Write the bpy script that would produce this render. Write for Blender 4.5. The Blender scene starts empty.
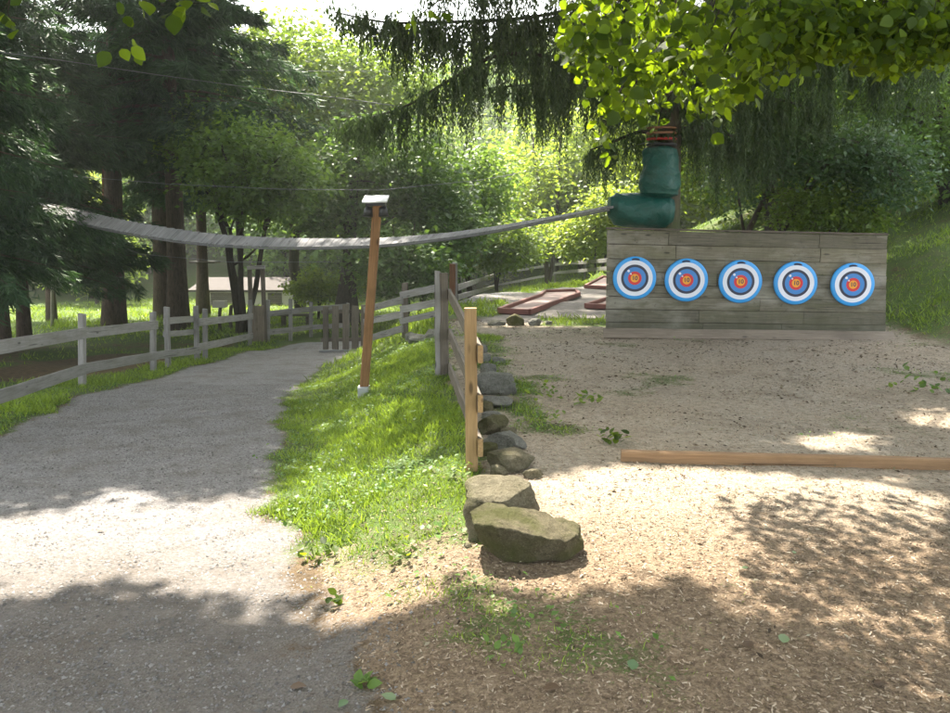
import bpy, bmesh, math, random
import numpy as np
from mathutils import Vector, Matrix, noise as mnoise
random.seed(7); RNG = np.random.default_rng(11)
scene = bpy.context.scene
COL = scene.collection
PI = math.pi
# ------------------------------------------------------------------ camera
F = 760.0; HORIZ = 232.0; PITCH = math.radians(5.5); CZ = 1.6
SHIFT = (356.5 - F*math.tan(PITCH)) - HORIZ           # px the picture slides up
cam_d = bpy.data.cameras.new('camera'); cam = bpy.data.objects.new('camera', cam_d); COL.objects.link(cam)
cam_d.sensor_width = 36; cam_d.lens = 36*F/950; cam_d.shift_y = -SHIFT/950
cam_d.clip_end = 1500; cam_d.clip_start = 0.05
cam.location = (0, 0, CZ); cam.rotation_euler = (PI/2 - PITCH, 0, 0)
scene.camera = cam
FW = np.array([0, math.cos(PITCH), -math.sin(PITCH)]); UP = np.array([0, math.sin(PITCH), math.cos(PITCH)])
def ray(u, v):
    vv = v + SHIFT
    d = FW*F + np.array([1.0, 0, 0])*(u-475) + UP*(356.5-vv)
    return d/np.linalg.norm(d)
def at(u, v, Y):                                       # the point at distance Y ahead seen at that place
    d = ray(u, v); return Vector((d*(Y/d[1]) + np.array([0, 0, CZ])).tolist())
def project(P):
    P = np.asarray(P, float); q = P - np.array([0, 0, CZ])
    dz = q @ FW
    dz = np.where(dz < 0.05, 0.05, dz)
    return 475 + F*q[..., 0]/dz, 356.5 - F*(q @ UP)/dz - SHIFT, q @ FW
# ------------------------------------------------------------------ terrain
def sst(x): x = np.clip(x, 0, 1); return x*x*(3-2*x)
def pathz(Y): return -0.075*(np.clip(Y, 1, 21)-1) - .05*(np.clip(Y, 21, 48)-21) + 0.36*np.maximum(np.minimum(Y, 140)-52, 0)
def platz(Y): return -0.02*np.maximum(Y-14, 0)
YS = [-10, 3, 5, 6, 8, 10.5, 13, 15, 17.5, 19, 22.4, 26.5, 30, 34]
AX = [-1.0, -1.0, -1.3, -1.46, -1.9, -2.6, -2.8, -3.0, -2.8, -2.5, -1.2, 0.9, 4, 40]
BX = [0.4, 0.3, 0.02, -0.1, -0.35, -0.45, -0.55, -0.7, -0.5, -0.3, 0.75, 2.8, 6, 44]
def ax(Y): return np.interp(Y, YS, AX)
def bx(Y): return np.interp(Y, YS, BX)
def nz(x, y, s, o=0.0):
    return (np.sin(x*s*1.3+o+1.7*np.sin(y*s*0.9+o)) + np.sin(y*s*1.7+2.1*o+1.3*np.sin(x*s*1.1)))*0.5
def zf(X, Y):
    X = np.asarray(X, float); Y = np.asarray(Y, float)
    pz = pathz(Y); qz = platz(Y)
    t = sst((X-ax(Y))/np.maximum(bx(Y)-ax(Y), .1))
    z = pz*(1-t) + np.where(Y > 30, np.minimum(qz, qz), qz)*t
    z = np.where(Y > 40, np.maximum(z, pz), z)
    s = (X-6.2)*.7 + (Y-12)*.1
    z = z + 0.62*np.clip(s, 0, 4.5)*sst((Y-8.5)/4)
    z = z - 0.35*sst((-X-6.8)/2)*sst((Y-3)/4)*(1-sst((Y-20)/8)) + .9*sst((-X-12.5)/4)*sst((Y-6)/5)*(1-sst((Y-19)/5))
    amp = 0.012 + 0.05*sst((np.abs(X+1)-6)/4) + .04*sst((Y-14)/6)
    z = z + amp*nz(X, Y, 1.1) + 0.006*nz(X, Y, 4.3, 2)
    return z
def G(u, v):                                           # where that line of sight meets the ground
    d = ray(u, v); t = 1.0; o = np.array([0, 0, CZ]); prev = t
    while t < 160:
        p = o + d*t
        if p[2] < zf(p[0], p[1]): break
        prev = t; t += 0.05 + t*0.01
    lo, hi = prev, t
    for _ in range(30):
        m = (lo+hi)/2; p = o+d*m
        if p[2] < zf(p[0], p[1]): hi = m
        else: lo = m
    p = o+d*hi
    return Vector(p.tolist())
def gz(x, y): return float(zf(x, y))
# ------------------------------------------------------------------ objects
def tag(o, label=None, cat=None, group=None, kind=None):
    if label: o['label'] = label
    if cat: o['category'] = cat
    if group: o['group'] = group
    if kind: o['kind'] = kind
    return o
def empty(name, loc, label, cat, group=None):
    o = bpy.data.objects.new(name, None); COL.objects.link(o); o.location = loc
    o.empty_display_size = .1
    return tag(o, label, cat, group)
def link(name, me, mat, parent=None, smooth=False):
    o = bpy.data.objects.new(name, me); COL.objects.link(o)
    if mat: me.materials.append(mat)
    if smooth: me.polygons.foreach_set('use_smooth', [True]*len(me.polygons))
    if parent is not None:
        o.parent = parent
        o.matrix_parent_inverse = Matrix.Translation(-Vector(world_loc(parent)))
    return o
def world_loc(o):
    if o.parent is None: return o.location
    return Vector(world_loc(o.parent)) + o.location + o.matrix_parent_inverse.translation
class MB:
    def __init__(s): s.v = []; s.f = []; s.c = []; s.t = []
    def add(s, vs, fs, cs, tint=None):
        n = len(s.v); s.v += [tuple(v) for v in vs]; s.f += [tuple(i+n for i in f) for f in fs]; s.c += [tuple(c) for c in cs]
        s.t += [random.random() if tint is None else tint]*len(vs)
    def board(s, p0, p1, w, t, up=(0, 0, 1), seg=4, warp=0.004, tint=None, ends=0.0):
        p0 = Vector(p0); p1 = Vector(p1); d = p1-p0; L = d.length; d.normalize()
        n = d.cross(Vector(up)); n.normalize(); u = n.cross(d); u.normalize()
        off = random.random()*50; vs = []; cs = []; fs = []
        c = min(w, t)*.12
        prof = [(-w/2+c, -t/2), (w/2-c, -t/2), (w/2, -t/2+c), (w/2, t/2-c), (w/2-c, t/2), (-w/2+c, t/2), (-w/2, t/2-c), (-w/2, -t/2+c)]
        for i in range(seg+1):
            k = i/seg; ow = random.uniform(-warp, warp); on = random.uniform(-warp, warp); sc = 1+random.uniform(-warp, warp)*4
            e = ends*random.uniform(-1, 1) if i in (0, seg) else 0
            for a, b in prof:
                vs.append(p0+d*(L*k+e*a/w)+u*(a*sc+ow)+n*(b+on)); cs.append((L*k+off, a+off, b))
        for i in range(seg):
            for j in range(8):
                a = i*8+j; b = i*8+(j+1) % 8; fs.append((a, b, b+8, a+8))
        fs.append(tuple(range(7, -1, -1))); fs.append(tuple(seg*8+j for j in range(8)))
        s.add(vs, fs, cs, tint)
    def box(s, c, sx, sy, sz, rz=0, tint=None):
        c = Vector(c); r = Matrix.Rotation(rz, 3, 'Z')
        s.board(c+r@Vector((-sx/2, 0, 0)), c+r@Vector((sx/2, 0, 0)), sz, sy, seg=1, warp=0, tint=tint)
    def tube(s, pts, rad, seg=8, rough=0.0, cap=True, tint=None):
        pts = [Vector(p) for p in pts]; n = len(pts)
        if not hasattr(rad, '__len__'): rad = [rad]*n
        vs = []; cs = []; fs = []; L = 0; off = random.random()*50
        d = (pts[1]-pts[0]).normalized(); ref = Vector((1, 0, 0)) if abs(d.x) < .8 else Vector((0, 1, 0))
        u = d.cross(ref).normalized()
        for i in range(n):
            if i > 0: L += (pts[i]-pts[i-1]).length
            dd = (pts[min(i+1, n-1)]-pts[max(i-1, 0)])
            if dd.length < 1e-6: dd = d
            d = dd.normalized(); u = (u - d*u.dot(d)).normalized(); w = d.cross(u)
            for j in range(seg):
                a = 2*PI*j/seg; r = rad[i]*(1+rough*random.uniform(-1, 1))
                vs.append(pts[i]+u*(r*math.cos(a))+w*(r*math.sin(a))); cs.append((L+off, a*max(rad), 0))
        for i in range(n-1):
            for j in range(seg):
                a = i*seg+j; b = i*seg+(j+1) % seg; fs.append((a, b, b+seg, a+seg))
        if cap: fs.append(tuple(range(seg-1, -1, -1))); fs.append(tuple((n-1)*seg+j for j in range(seg)))
        s.add(vs, fs, cs, tint)
    def build(s, name, mat, parent=None, smooth=False):
        me = bpy.data.meshes.new(name); me.from_pydata(s.v, [], s.f); me.update()
        a = me.attributes.new('bc', 'FLOAT_VECTOR', 'POINT'); a.data.foreach_set('vector', np.array(s.c, dtype=np.float32).ravel())
        a = me.attributes.new('tint', 'FLOAT', 'POINT'); a.data.foreach_set('value', np.array(s.t, dtype=np.float32))
        bm = bmesh.new(); bm.from_mesh(me); bmesh.ops.recalc_face_normals(bm, faces=bm.faces); bm.to_mesh(me); bm.free()
        return link(name, me, mat, parent, smooth)
def fast_mesh(name, V, nf, k, idx=None, attrs=None):
    """V (n,3); nf faces of k corners; idx flat corner indices (default consecutive)"""
    me = bpy.data.meshes.new(name); V = np.ascontiguousarray(V, dtype=np.float32)
    me.vertices.add(len(V)); me.vertices.foreach_set('co', V.ravel())
    if idx is None: idx = np.arange(nf*k)
    me.loops.add(nf*k); me.loops.foreach_set('vertex_index', np.ascontiguousarray(idx, dtype=np.int32).ravel())
    me.polygons.add(nf); me.polygons.foreach_set('loop_start', np.arange(0, nf*k, k, dtype=np.int32))
    for an, arr in (attrs or {}).items():
        a = me.attributes.new(an, 'FLOAT', 'POINT'); a.data.foreach_set('value', np.ascontiguousarray(arr, dtype=np.float32))
    me.update(calc_edges=True)
    return me
def unit(A): return A/np.maximum(np.linalg.norm(A, axis=1, keepdims=True), 1e-9)
T4 = (np.array([[0, 0, 0], [.45, .5, .06], [1, 0, -.05], [.45, -.5, .06]]), np.array([[0, 1, 2], [0, 2, 3]]))
T8 = (np.array([[0, 0, 0], [.18, .36, .05], [.5, .48, .07], [.8, .28, .03], [1.06, 0, -.06], [.8, -.28, .03], [.5, -.48, .07], [.18, -.36, .05], [.5, 0, 0]]),
      np.array([[8, 0, 1], [8, 1, 2], [8, 2, 3], [8, 3, 4], [8, 4, 5], [8, 5, 6], [8, 6, 7], [8, 7, 0]]))
def leaf_mesh(name, C, D, S, ratio, tint, tmpl=T4, Nrm=None):
    """many small leaves: centre/base C, axis D, size S, width ratio, facing Nrm"""
    n = len(C); D = unit(D)
    if Nrm is None: Nrm = RNG.normal(size=(n, 3))
    side = unit(np.cross(D, Nrm)); nn = np.cross(side, D)
    P, Tt = tmpl
    V = (C[:, None, :] + S[:, None, None]*(P[None, :, 0:1]*D[:, None, :] + ratio*P[None, :, 1:2]*side[:, None, :] + P[None, :, 2:3]*nn[:, None, :]))
    m = len(P); idx = (np.arange(n)[:, None, None]*m + Tt[None]).ravel()
    return fast_mesh(name, V.reshape(-1, 3), n*len(Tt), 3, idx, {'tint': np.repeat(tint, m)})
# ------------------------------------------------------------------ materials
class NT:
    def __init__(s, name):
        s.m = bpy.data.materials.new(name); s.m.use_nodes = True; s.t = s.m.node_tree; s.t.nodes.clear()
        s.out = s.n('ShaderNodeOutputMaterial')
    def n(s, ty, **kw):
        nd = s.t.nodes.new(ty)
        for k, v in kw.items():
            if hasattr(nd, k): setattr(nd, k, v)
            else: s.set(nd.inputs[k], v)
        return nd
    def set(s, sock, v):
        if isinstance(v, bpy.types.NodeSocket): s.t.links.new(v, sock)
        elif isinstance(v, (tuple, list)) and len(v) == 3 and sock.type == 'RGBA': sock.default_value = (*v, 1)
        else: sock.default_value = v
    def attr(s, name, vec=False):
        a = s.n('ShaderNodeAttribute', attribute_name=name); return a.outputs['Vector' if vec else 'Fac']
    def noise(s, vec, scale, detail=4, rough=.6, dist=0):
        nd = s.n('ShaderNodeTexNoise'); nd.inputs['Scale'].default_value = scale; nd.inputs['Detail'].default_value = detail
        nd.inputs['Roughness'].default_value = rough; nd.inputs['Distortion'].default_value = dist
        s.t.links.new(vec, nd.inputs['Vector']); return nd.outputs['Fac']
    def vor(s, vec, scale, out='Distance', feature='F1'):
        nd = s.n('ShaderNodeTexVoronoi', feature=feature); nd.inputs['Scale'].default_value = scale
        s.t.links.new(vec, nd.inputs['Vector']); return nd.outputs[out]
    def math(s, op, a, b=0.5, clamp=False):
        nd = s.n('ShaderNodeMath', operation=op, use_clamp=clamp); s.set(nd.inputs[0], a); s.set(nd.inputs[1], b); return nd.outputs[0]
    def ramp(s, fac, stops):
        nd = s.n('ShaderNodeValToRGB'); el = nd.color_ramp.elements
        while len(el) < len(stops): el.new(.5)
        for e, (p, c) in zip(el, stops): e.position = p; e.color = (*c, 1) if len(c) == 3 else c
        s.set(nd.inputs[0], fac); return nd.outputs[0]
    def mix(s, fac, a, b, bt='MIX'):
        nd = s.n('ShaderNodeMix', data_type='RGBA', blend_type=bt); s.set(nd.inputs[0], fac); s.set(nd.inputs[6], a); s.set(nd.inputs[7], b)
        return nd.outputs[2]
    def map(s, vec, sc):
        nd = s.n('ShaderNodeMapping'); nd.inputs['Scale'].default_value = sc; s.t.links.new(vec, nd.inputs['Vector']); return nd.outputs[0]
    def bump(s, h, strength=.5, dist=.01):
        nd = s.n('ShaderNodeBump'); nd.inputs['Strength'].default_value = strength; nd.inputs['Distance'].default_value = dist
        s.t.links.new(h, nd.inputs['Height']); return nd.outputs[0]
    def finish(s, col, rough=.7, normal=None, spec=.4, extra=None):
        b = s.n('ShaderNodeBsdfPrincipled'); s.set(b.inputs['Base Color'], col); s.set(b.inputs['Roughness'], rough)
        b.inputs['Specular IOR Level'].default_value = spec
        if normal is not None: s.t.links.new(normal, b.inputs['Normal'])
        s.t.links.new(b.outputs[0], s.out.inputs[0]); s.b = b; return s.m
def sc3(c, k): return tuple(min(1, x*k) for x in c)
def leaf_mat(name, c0, c1, trans=.45, tcol=None, rough=.5, spec=.35):
    n = NT(name); t = n.attr('tint'); col = n.ramp(t, [(0, c0), (1, c1)])
    b = n.n('ShaderNodeBsdfPrincipled'); n.set(b.inputs['Base Color'], col); b.inputs['Roughness'].default_value = rough
    b.inputs['Specular IOR Level'].default_value = spec
    tr = n.n('ShaderNodeBsdfTranslucent'); tc = n.mix(1.0, col, tcol or (2.2, 2.0, .9), 'MULTIPLY'); n.set(tr.inputs[0], tc)
    mx = n.n('ShaderNodeMixShader'); mx.inputs[0].default_value = trans
    n.t.links.new(b.outputs[0], mx.inputs[1]); n.t.links.new(tr.outputs[0], mx.inputs[2]); n.t.links.new(mx.outputs[0], n.out.inputs[0])
    return n.m
def wood_mat(name, dark, light, rough=.75, grain=1.0, stain=None, cracks=True):
    n = NT(name); bc = n.attr('bc', True); t = n.attr('tint')
    g = n.noise(n.map(bc, (2.5*grain, 60*grain, 60*grain)), 1.0, 6, .7, .6)
    g2 = n.noise(n.map(bc, (1.2, 5, 5)), 1.0, 4, .6)
    col = n.ramp(g, [(.25, dark), (.75, light)])
    col = n.mix(n.math('MULTIPLY', n.math('SUBTRACT', g2, .45), 2.2, True), col, stain or sc3(dark, .7))
    kn = n.vor(n.map(bc, (2.2, 7, 7)), 1.0); col = n.mix(n.math('MULTIPLY', n.math('SUBTRACT', .13, kn), 14, True), col, sc3(dark, .45))
    cr = n.noise(n.map(bc, (1.5, 45, 45)), 1.0, 3, .5); col = n.mix(n.math('MULTIPLY', n.math('SUBTRACT', cr, .62), 9, True), col, sc3(dark, .4))
    gr = n.noise(n.n('ShaderNodeNewGeometry').outputs['Position'], 5, 5, .7); col = n.mix(n.math('MULTIPLY', n.math('SUBTRACT', gr, .5), 1.6, True), col, sc3(dark, .8))
    v = n.ramp(t, [(0, (.72, .72, .72)), (1, (1.22, 1.2, 1.16))]); col = n.mix(1.0, col, v, 'MULTIPLY')
    return n.finish(col, rough, n.bump(g, .6, .004), .3)
def bark_mat(name, dark, light, moss=0.0):
    n = NT(name); bc = n.attr('bc', True)
    g = n.noise(n.map(bc, (4, 16, 16)), 1.0, 7, .7, 1.0); g2 = n.noise(bc, .8, 3)
    col = n.ramp(g, [(.3, dark), (.7, light)])
    if moss: col = n.mix(n.math('MULTIPLY', n.math('SUBTRACT', g2, .48), 4*moss, True), col, (.07, .1, .03))
    return n.finish(col, .9, n.bump(g, 1, .03), .15)
def plain(name, col, rough=.6, spec=.4, var=.15, scale=6, metal=0):
    n = NT(name); g = n.n('ShaderNodeNewGeometry').outputs['Position']; f = n.noise(g, scale, 4)
    c = n.mix(n.math('MULTIPLY', f, 1.0), sc3(col, 1-var), sc3(col, 1+var)); n.finish(c, rough, None, spec); n.b.inputs['Metallic'].default_value = metal
    return n.m
def ground_mat():
    n = NT('ground_cover'); P = n.n('ShaderNodeNewGeometry').outputs['Position']
    big = n.noise(P, .55, 5, .6); mid = n.noise(P, 3.2, 5, .65); fine = n.noise(P, 45, 4, .7); grit = n.noise(P, 170, 3, .7)
    cell = n.vor(P, 75, 'Color'); cd = n.vor(P, 75)
    cell2 = n.n('ShaderNodeSeparateColor'); n.t.links.new(cell, cell2.inputs[0]); cv = cell2.outputs[0]
    # gravel path: grey crushed stone
    pc = n.ramp(cv, [(0, (.14, .133, .13)), (.5, (.22, .212, .21)), (1, (.32, .31, .305))])
    pc = n.mix(n.math('MULTIPLY', fine, .6), pc, (.19, .182, .182))
    pc = n.mix(n.math('MULTIPLY', n.math('SUBTRACT', n.noise(P, 2.2, 7, .75), .47), 3.4, True), pc, (.125, .105, .085)); pc = n.mix(n.math('MULTIPLY', n.math('SUBTRACT', n.noise(P, 16, 5, .75), .58), 6, True), pc, (.075, .065, .055))
    # wood-chip / sandy litter
    strand = n.noise(n.map(P, (50, 110, 50)), 1.0, 4, .7, 1.2)
    cc = n.ramp(strand, [(.28, (.15, .105, .065)), (.5, (.33, .255, .18)), (.72, (.50, .42, .32))])
    cc = n.mix(n.math('MULTIPLY', n.math('SUBTRACT', big, .42), 3.0, True), cc, n.mix(grit, (.17, .15, .12), (.38, .35, .31)))
    cc = n.mix(.55, cc, n.ramp(n.noise(P, 19, 6, .85), [(.35, (.15, .12, .085)), (.5, (.35, .305, .24)), (.65, (.52, .47, .39))]))
    sp = n.noise(P, 12, 6, .8); cc = n.mix(n.math('MULTIPLY', n.math('SUBTRACT', sp, .57), 8, True), cc, (.09, .068, .046))
    cc = n.mix(n.math('MULTIPLY', n.math('SUBTRACT', n.noise(P, 1.7, 6, .75), .5), 3.2, True), cc, (.15, .12, .085))
    cc = n.mix(n.math('MULTIPLY', n.math('SUBTRACT', n.noise(P, 7, 5, .7), .58), 5, True), cc, (.12, .125, .06))
    litter_shade = n.attr('m_litter_shade'); cc = n.mix(n.math('MULTIPLY', litter_shade, .85), cc, n.ramp(n.noise(P, 38, 6, .8), [(.32, (.06, .038, .022)), (.5, (.17, .115, .07)), (.68, (.30, .22, .145))]))
    pc = n.mix(n.math('MULTIPLY', litter_shade, .6), pc, (.11, .088, .068))  # near ground: brown litter colour, also darkened as painted shade
    # turf soil
    gc = n.ramp(fine, [(.3, (.045, .06, .018)), (.7, (.09, .15, .03))]); gc = n.mix(n.math('MULTIPLY', n.math('SUBTRACT', mid, .5), 3, True), gc, (.12, .105, .06))
    # forest floor (brown needles)
    fc = n.ramp(n.noise(P, 9, 6, .7), [(.3, (.055, .038, .022)), (.7, (.15, .105, .06))])
    # pale concrete of the mini golf
    mc = n.ramp(n.noise(P, 5, 6, .7), [(.3, (.15, .135, .12)), (.7, (.27, .245, .225))])
    j = n.math('MULTIPLY', n.math('SUBTRACT', n.math('ADD', n.math('MULTIPLY', mid, .6), n.math('MULTIPLY', fine, .4)), .5), 2.6)
    def msk(name): return n.math('MULTIPLY', n.math('SUBTRACT', n.math('ADD', n.attr(name), j), .35), 3.5, True)
    col = fc
    for a, c in (('m_chip', cc), ('m_path', pc), ('m_pale', mc), ('m_grass', gc)): col = n.mix(msk(a), col, c)
    h = n.math('ADD', n.math('MULTIPLY', fine, .7), n.math('MULTIPLY', cd, .8))
    return n.finish(col, .92, n.bump(n.math('ADD', h, n.math('MULTIPLY', grit, .3)), .9, .012), .2)
M_GROUND = ground_mat()
M_GREY = wood_mat('weathered_grey_wood', (.16, .15, .145), (.34, .33, .33), stain=(.13, .125, .10))
M_DARKGREY = wood_mat('dark_weathered_wood', (.075, .062, .05), (.19, .16, .13))
M_BROWN = wood_mat('brown_stained_wood', (.15, .075, .03), (.32, .17, .075))
M_NEW = wood_mat('fresh_pine_wood', (.19, .12, .055), (.36, .24, .12))
M_TIMBER = wood_mat('orange_timber', (.19, .11, .058), (.35, .22, .12))
M_PLANK = wood_mat('grey_green_planks', (.08, .072, .052), (.25, .23, .175), stain=(.10, .105, .05))
def weather(m):
    t = m.node_tree; b = next(n for n in t.nodes if n.type == 'BSDF_PRINCIPLED'); src = b.inputs['Base Color'].links[0].from_socket
    n = NT.__new__(NT); n.m = m; n.t = t; P = n.n('ShaderNodeNewGeometry').outputs['Position']
    f = n.noise(n.map(P, (5, 5, 1.3)), 1.0, 5, .65, .6); g = n.noise(n.map(P, (1.1, 1.1, 3)), 1.0, 4, .6); k = n.noise(P, 14, 5, .7)
    c = n.mix(n.math('MULTIPLY', n.math('SUBTRACT', f, .5), 1.7, True), src, (.085, .08, .055)); c = n.mix(n.math('MULTIPLY', n.math('SUBTRACT', g, .52), 3.0, True), c, (.40, .38, .33))
    c = n.mix(n.math('MULTIPLY', n.math('SUBTRACT', k, .6), 6, True), c, (.05, .045, .035)); z_ = n.n('ShaderNodeSeparateXYZ'); n.t.links.new(P, z_.inputs[0]); low = n.math('MULTIPLY', n.math('SUBTRACT', n.math('ADD', n.math('MULTIPLY', f, .5), .12), z_.outputs[2]), 2.5, True); c = n.mix(low, c, (.075, .075, .045)); t.links.new(c, b.inputs['Base Color'])
weather(M_PLANK)
M_PLANK2 = wood_mat('brown_grey_board', (.12, .098, .078), (.26, .215, .17))
M_DECK = wood_mat('silver_deck_wood', (.12, .12, .125), (.26, .265, .28), grain=.7)
M_BARK = bark_mat('spruce_bark', (.05, .037, .028), (.16, .12, .095))
M_BARKM = bark_mat('mossy_bark', (.055, .045, .033), (.17, .145, .11), 1)
M_BARKD = bark_mat('dark_bark', (.03, .024, .02), (.09, .075, .06))
# ------------------------------------------------------------------ terrain mesh
def path_L(Y): return np.interp(Y, [-10, 3, 6, 7.9, 10.4, 13, 19, 21, 24], [-6.2, -5.6, -4.95, -4.95, -5.55, -5.45, -5.5, -4.6, -2.0])
def path_R(Y): return np.interp(Y, [-10, 2.7, 3.5, 4.3, 5, 6, 8, 10.5, 13, 15, 17.4, 18.6, 22, 23.5], [-.2, -.45, -.66, -1.08, -1.38, -1.66, -2.08, -2.62, -2.8, -3.0, -2.8, 2.0, 2.0, -1.6])
def fence_x(Y): return np.interp(Y, [0, 9, 12.3, 15.5, 22], [-5.9, -5.9, -6.3, -5.75, -6.2])
def masks(X, Y):
    X0 = X; X = X + (.08*nz(X, Y, 1.9, 2)+.06*nz(X, Y, 5.3, 1)+.03*nz(X, Y, 12, 1))*(np.abs(X) < 8)
    pth = sst(((X-path_L(Y))/.5)+.5)*sst(((path_R(Y)-X)/(.45+.9*(1-sst((Y-3.4)/1.2))))+.5)*(1-sst((Y-22.6)/1.2))
    bank = sst((X-path_R(Y))/.5+.8)*(1-sst((X-bx(Y))/.35+.2))*(.15*sst((Y-2.9)/.5)+.85*sst((Y-3.3)/1.3))*(1-sst((Y-34)/3))
    low = sst((X-path_R(Y))/.4)*(1-sst((X-.9)/.8))*(1-sst((Y-3.6)/.8))*.36*(0.45+nz(X, Y, 2.6))
    strip = (1-sst((X-path_L(Y))/.4+.3))*sst((X-fence_x(Y)+1.0)/.8)*sst((Y-4)/2)*(1-sst((Y-24)/2))
    meadow = sst((Y-21)/4)*(1-sst((X+.5-(Y-22)*.55)/3))
    left = (1-sst((X-fence_x(Y)+.6)/.8))*(.15+.75*sst(nz(X, Y, .8, 1)*2+.2))*(1-meadow)
    plat_end = sst((Y-12.6)/.5)*(1-sst((Y-13.9)/.4))*sst((X-.95)/.3)*(1-sst((X-6.0)/.4))
    pale = sst((Y-12.9)/.6)*sst((X-bx(Y)-.4)/.6)*(1-sst((X-5.6)/.8))*(1-sst((Y-27)/1))
    edge = sst((Y-13)/2)*sst((X-bx(Y)+.2)/.3)*(1-sst((X-bx(Y)-1.0-.2*nz(X, Y, 1.4))/.5))
    hill = sst((X-6.1)/.7)*sst((Y-8)/3)
    far = sst((Y-27)/2)
    chip = sst((X-np.maximum(bx(Y), path_R(Y)))/.4+.3)*(1-sst((Y-13.2)/.8))*(1-hill*.6)
    chip = np.maximum(chip, sst((X-path_R(Y))/.4+.3)*(1-sst((Y-4.2)/1)))
    tuft = sst((nz(X, Y, 1.25, 4.2)+nz(X, Y, 3.1, .7)*.6-.75+.25*(Y > 5.8))/.5)*sst((Y-2.6)/.8)*.5*chip*(1-.5*sst((Y-5)/1)*(1-sst((Y-6)/1)))
    rockside = np.exp(-((X-(bx(Y)+.66))/.3)**2)*sst((Y-5.6)/.6)*(1-sst((Y-11)/2))*.95*(.65+.5*nz(X, Y, 3.3))
    backchip = sst((Y-10.8)/1)*(1-sst((Y-13.6)/.6))*.28*chip
    grass = np.clip(np.maximum.reduce([bank, low, strip, meadow, left, plat_end, edge, hill*(.75+.2*nz(X, Y, 1.3)), far, tuft, rockside, backchip]), 0, 1)
    grass = grass*(1-.9*pale*(1-plat_end)*(1-edge)) * (1-.75*pth*(Y > 3))
    return pth, chip, grass, pale
def build_ground():
    def axis(pts):
        out = []
        for (a, b, s) in pts: out += list(np.arange(a, b-1e-6, s))
        return np.array(out+[pts[-1][1]])
    xs = axis([(-260, -60, 14), (-60, -20, 2), (-20, -8, .4), (-8, 8, .11), (8, 20, .4), (20, 60, 2), (60, 260, 14)])
    ys = axis([(-60, -8, 6), (-8, 1.2, .5), (1.2, 9, .085), (9, 18, .14), (18, 32, .3), (32, 70, 1.2), (70, 340, 12)])
    XX, YY = np.meshgrid(xs, ys); ZZ = zf(XX, YY)
    ZZ += (nz(XX, YY, 9, 3)*.004 + nz(XX, YY, 17, 1)*.0025)*(np.abs(XX) < 9)
    V = np.stack([XX, YY, ZZ], -1).reshape(-1, 3); nx = len(xs); ny = len(ys)
    p, c, g, l = [m.ravel() for m in masks(XX, YY)]
    i = np.arange(ny-1)[:, None]*nx + np.arange(nx-1)[None]
    Q = np.stack([i, i+1, i+1+nx, i+nx], -1).reshape(-1, 4)
    qp = p[Q].mean(1) > .5; qc = (np.maximum(c, l)[Q].mean(1) > .5) & ~qp
    for name, sel in (('path', qp), ('gravel_yard', qc), ('ground', ~(qp | qc))):
        q = Q[sel]; ids, inv = np.unique(q, return_inverse=True)
        me = fast_mesh(name, V[ids], len(q), 4, inv.reshape(-1), {'m_litter_shade': (sst((5.0-V[ids][:, 1])/1.6)*sst((V[ids][:, 0]+4.2+.4*nz(V[ids][:, 0], V[ids][:, 1], 2))/2.2)).clip(0, 1), 'm_path': p[ids], 'm_chip': c[ids], 'm_grass': g[ids], 'm_pale': l[ids]})
        o = link(name, me, M_GROUND, None, True); tag(o, kind='structure')
        o['label'] = {'path': 'grey gravel path running downhill past the fence', 'gravel_yard': 'brown wood chip yard before the target wall', 'ground': 'grassy banks, forest floor and far meadow'}[name]
build_ground()
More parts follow.
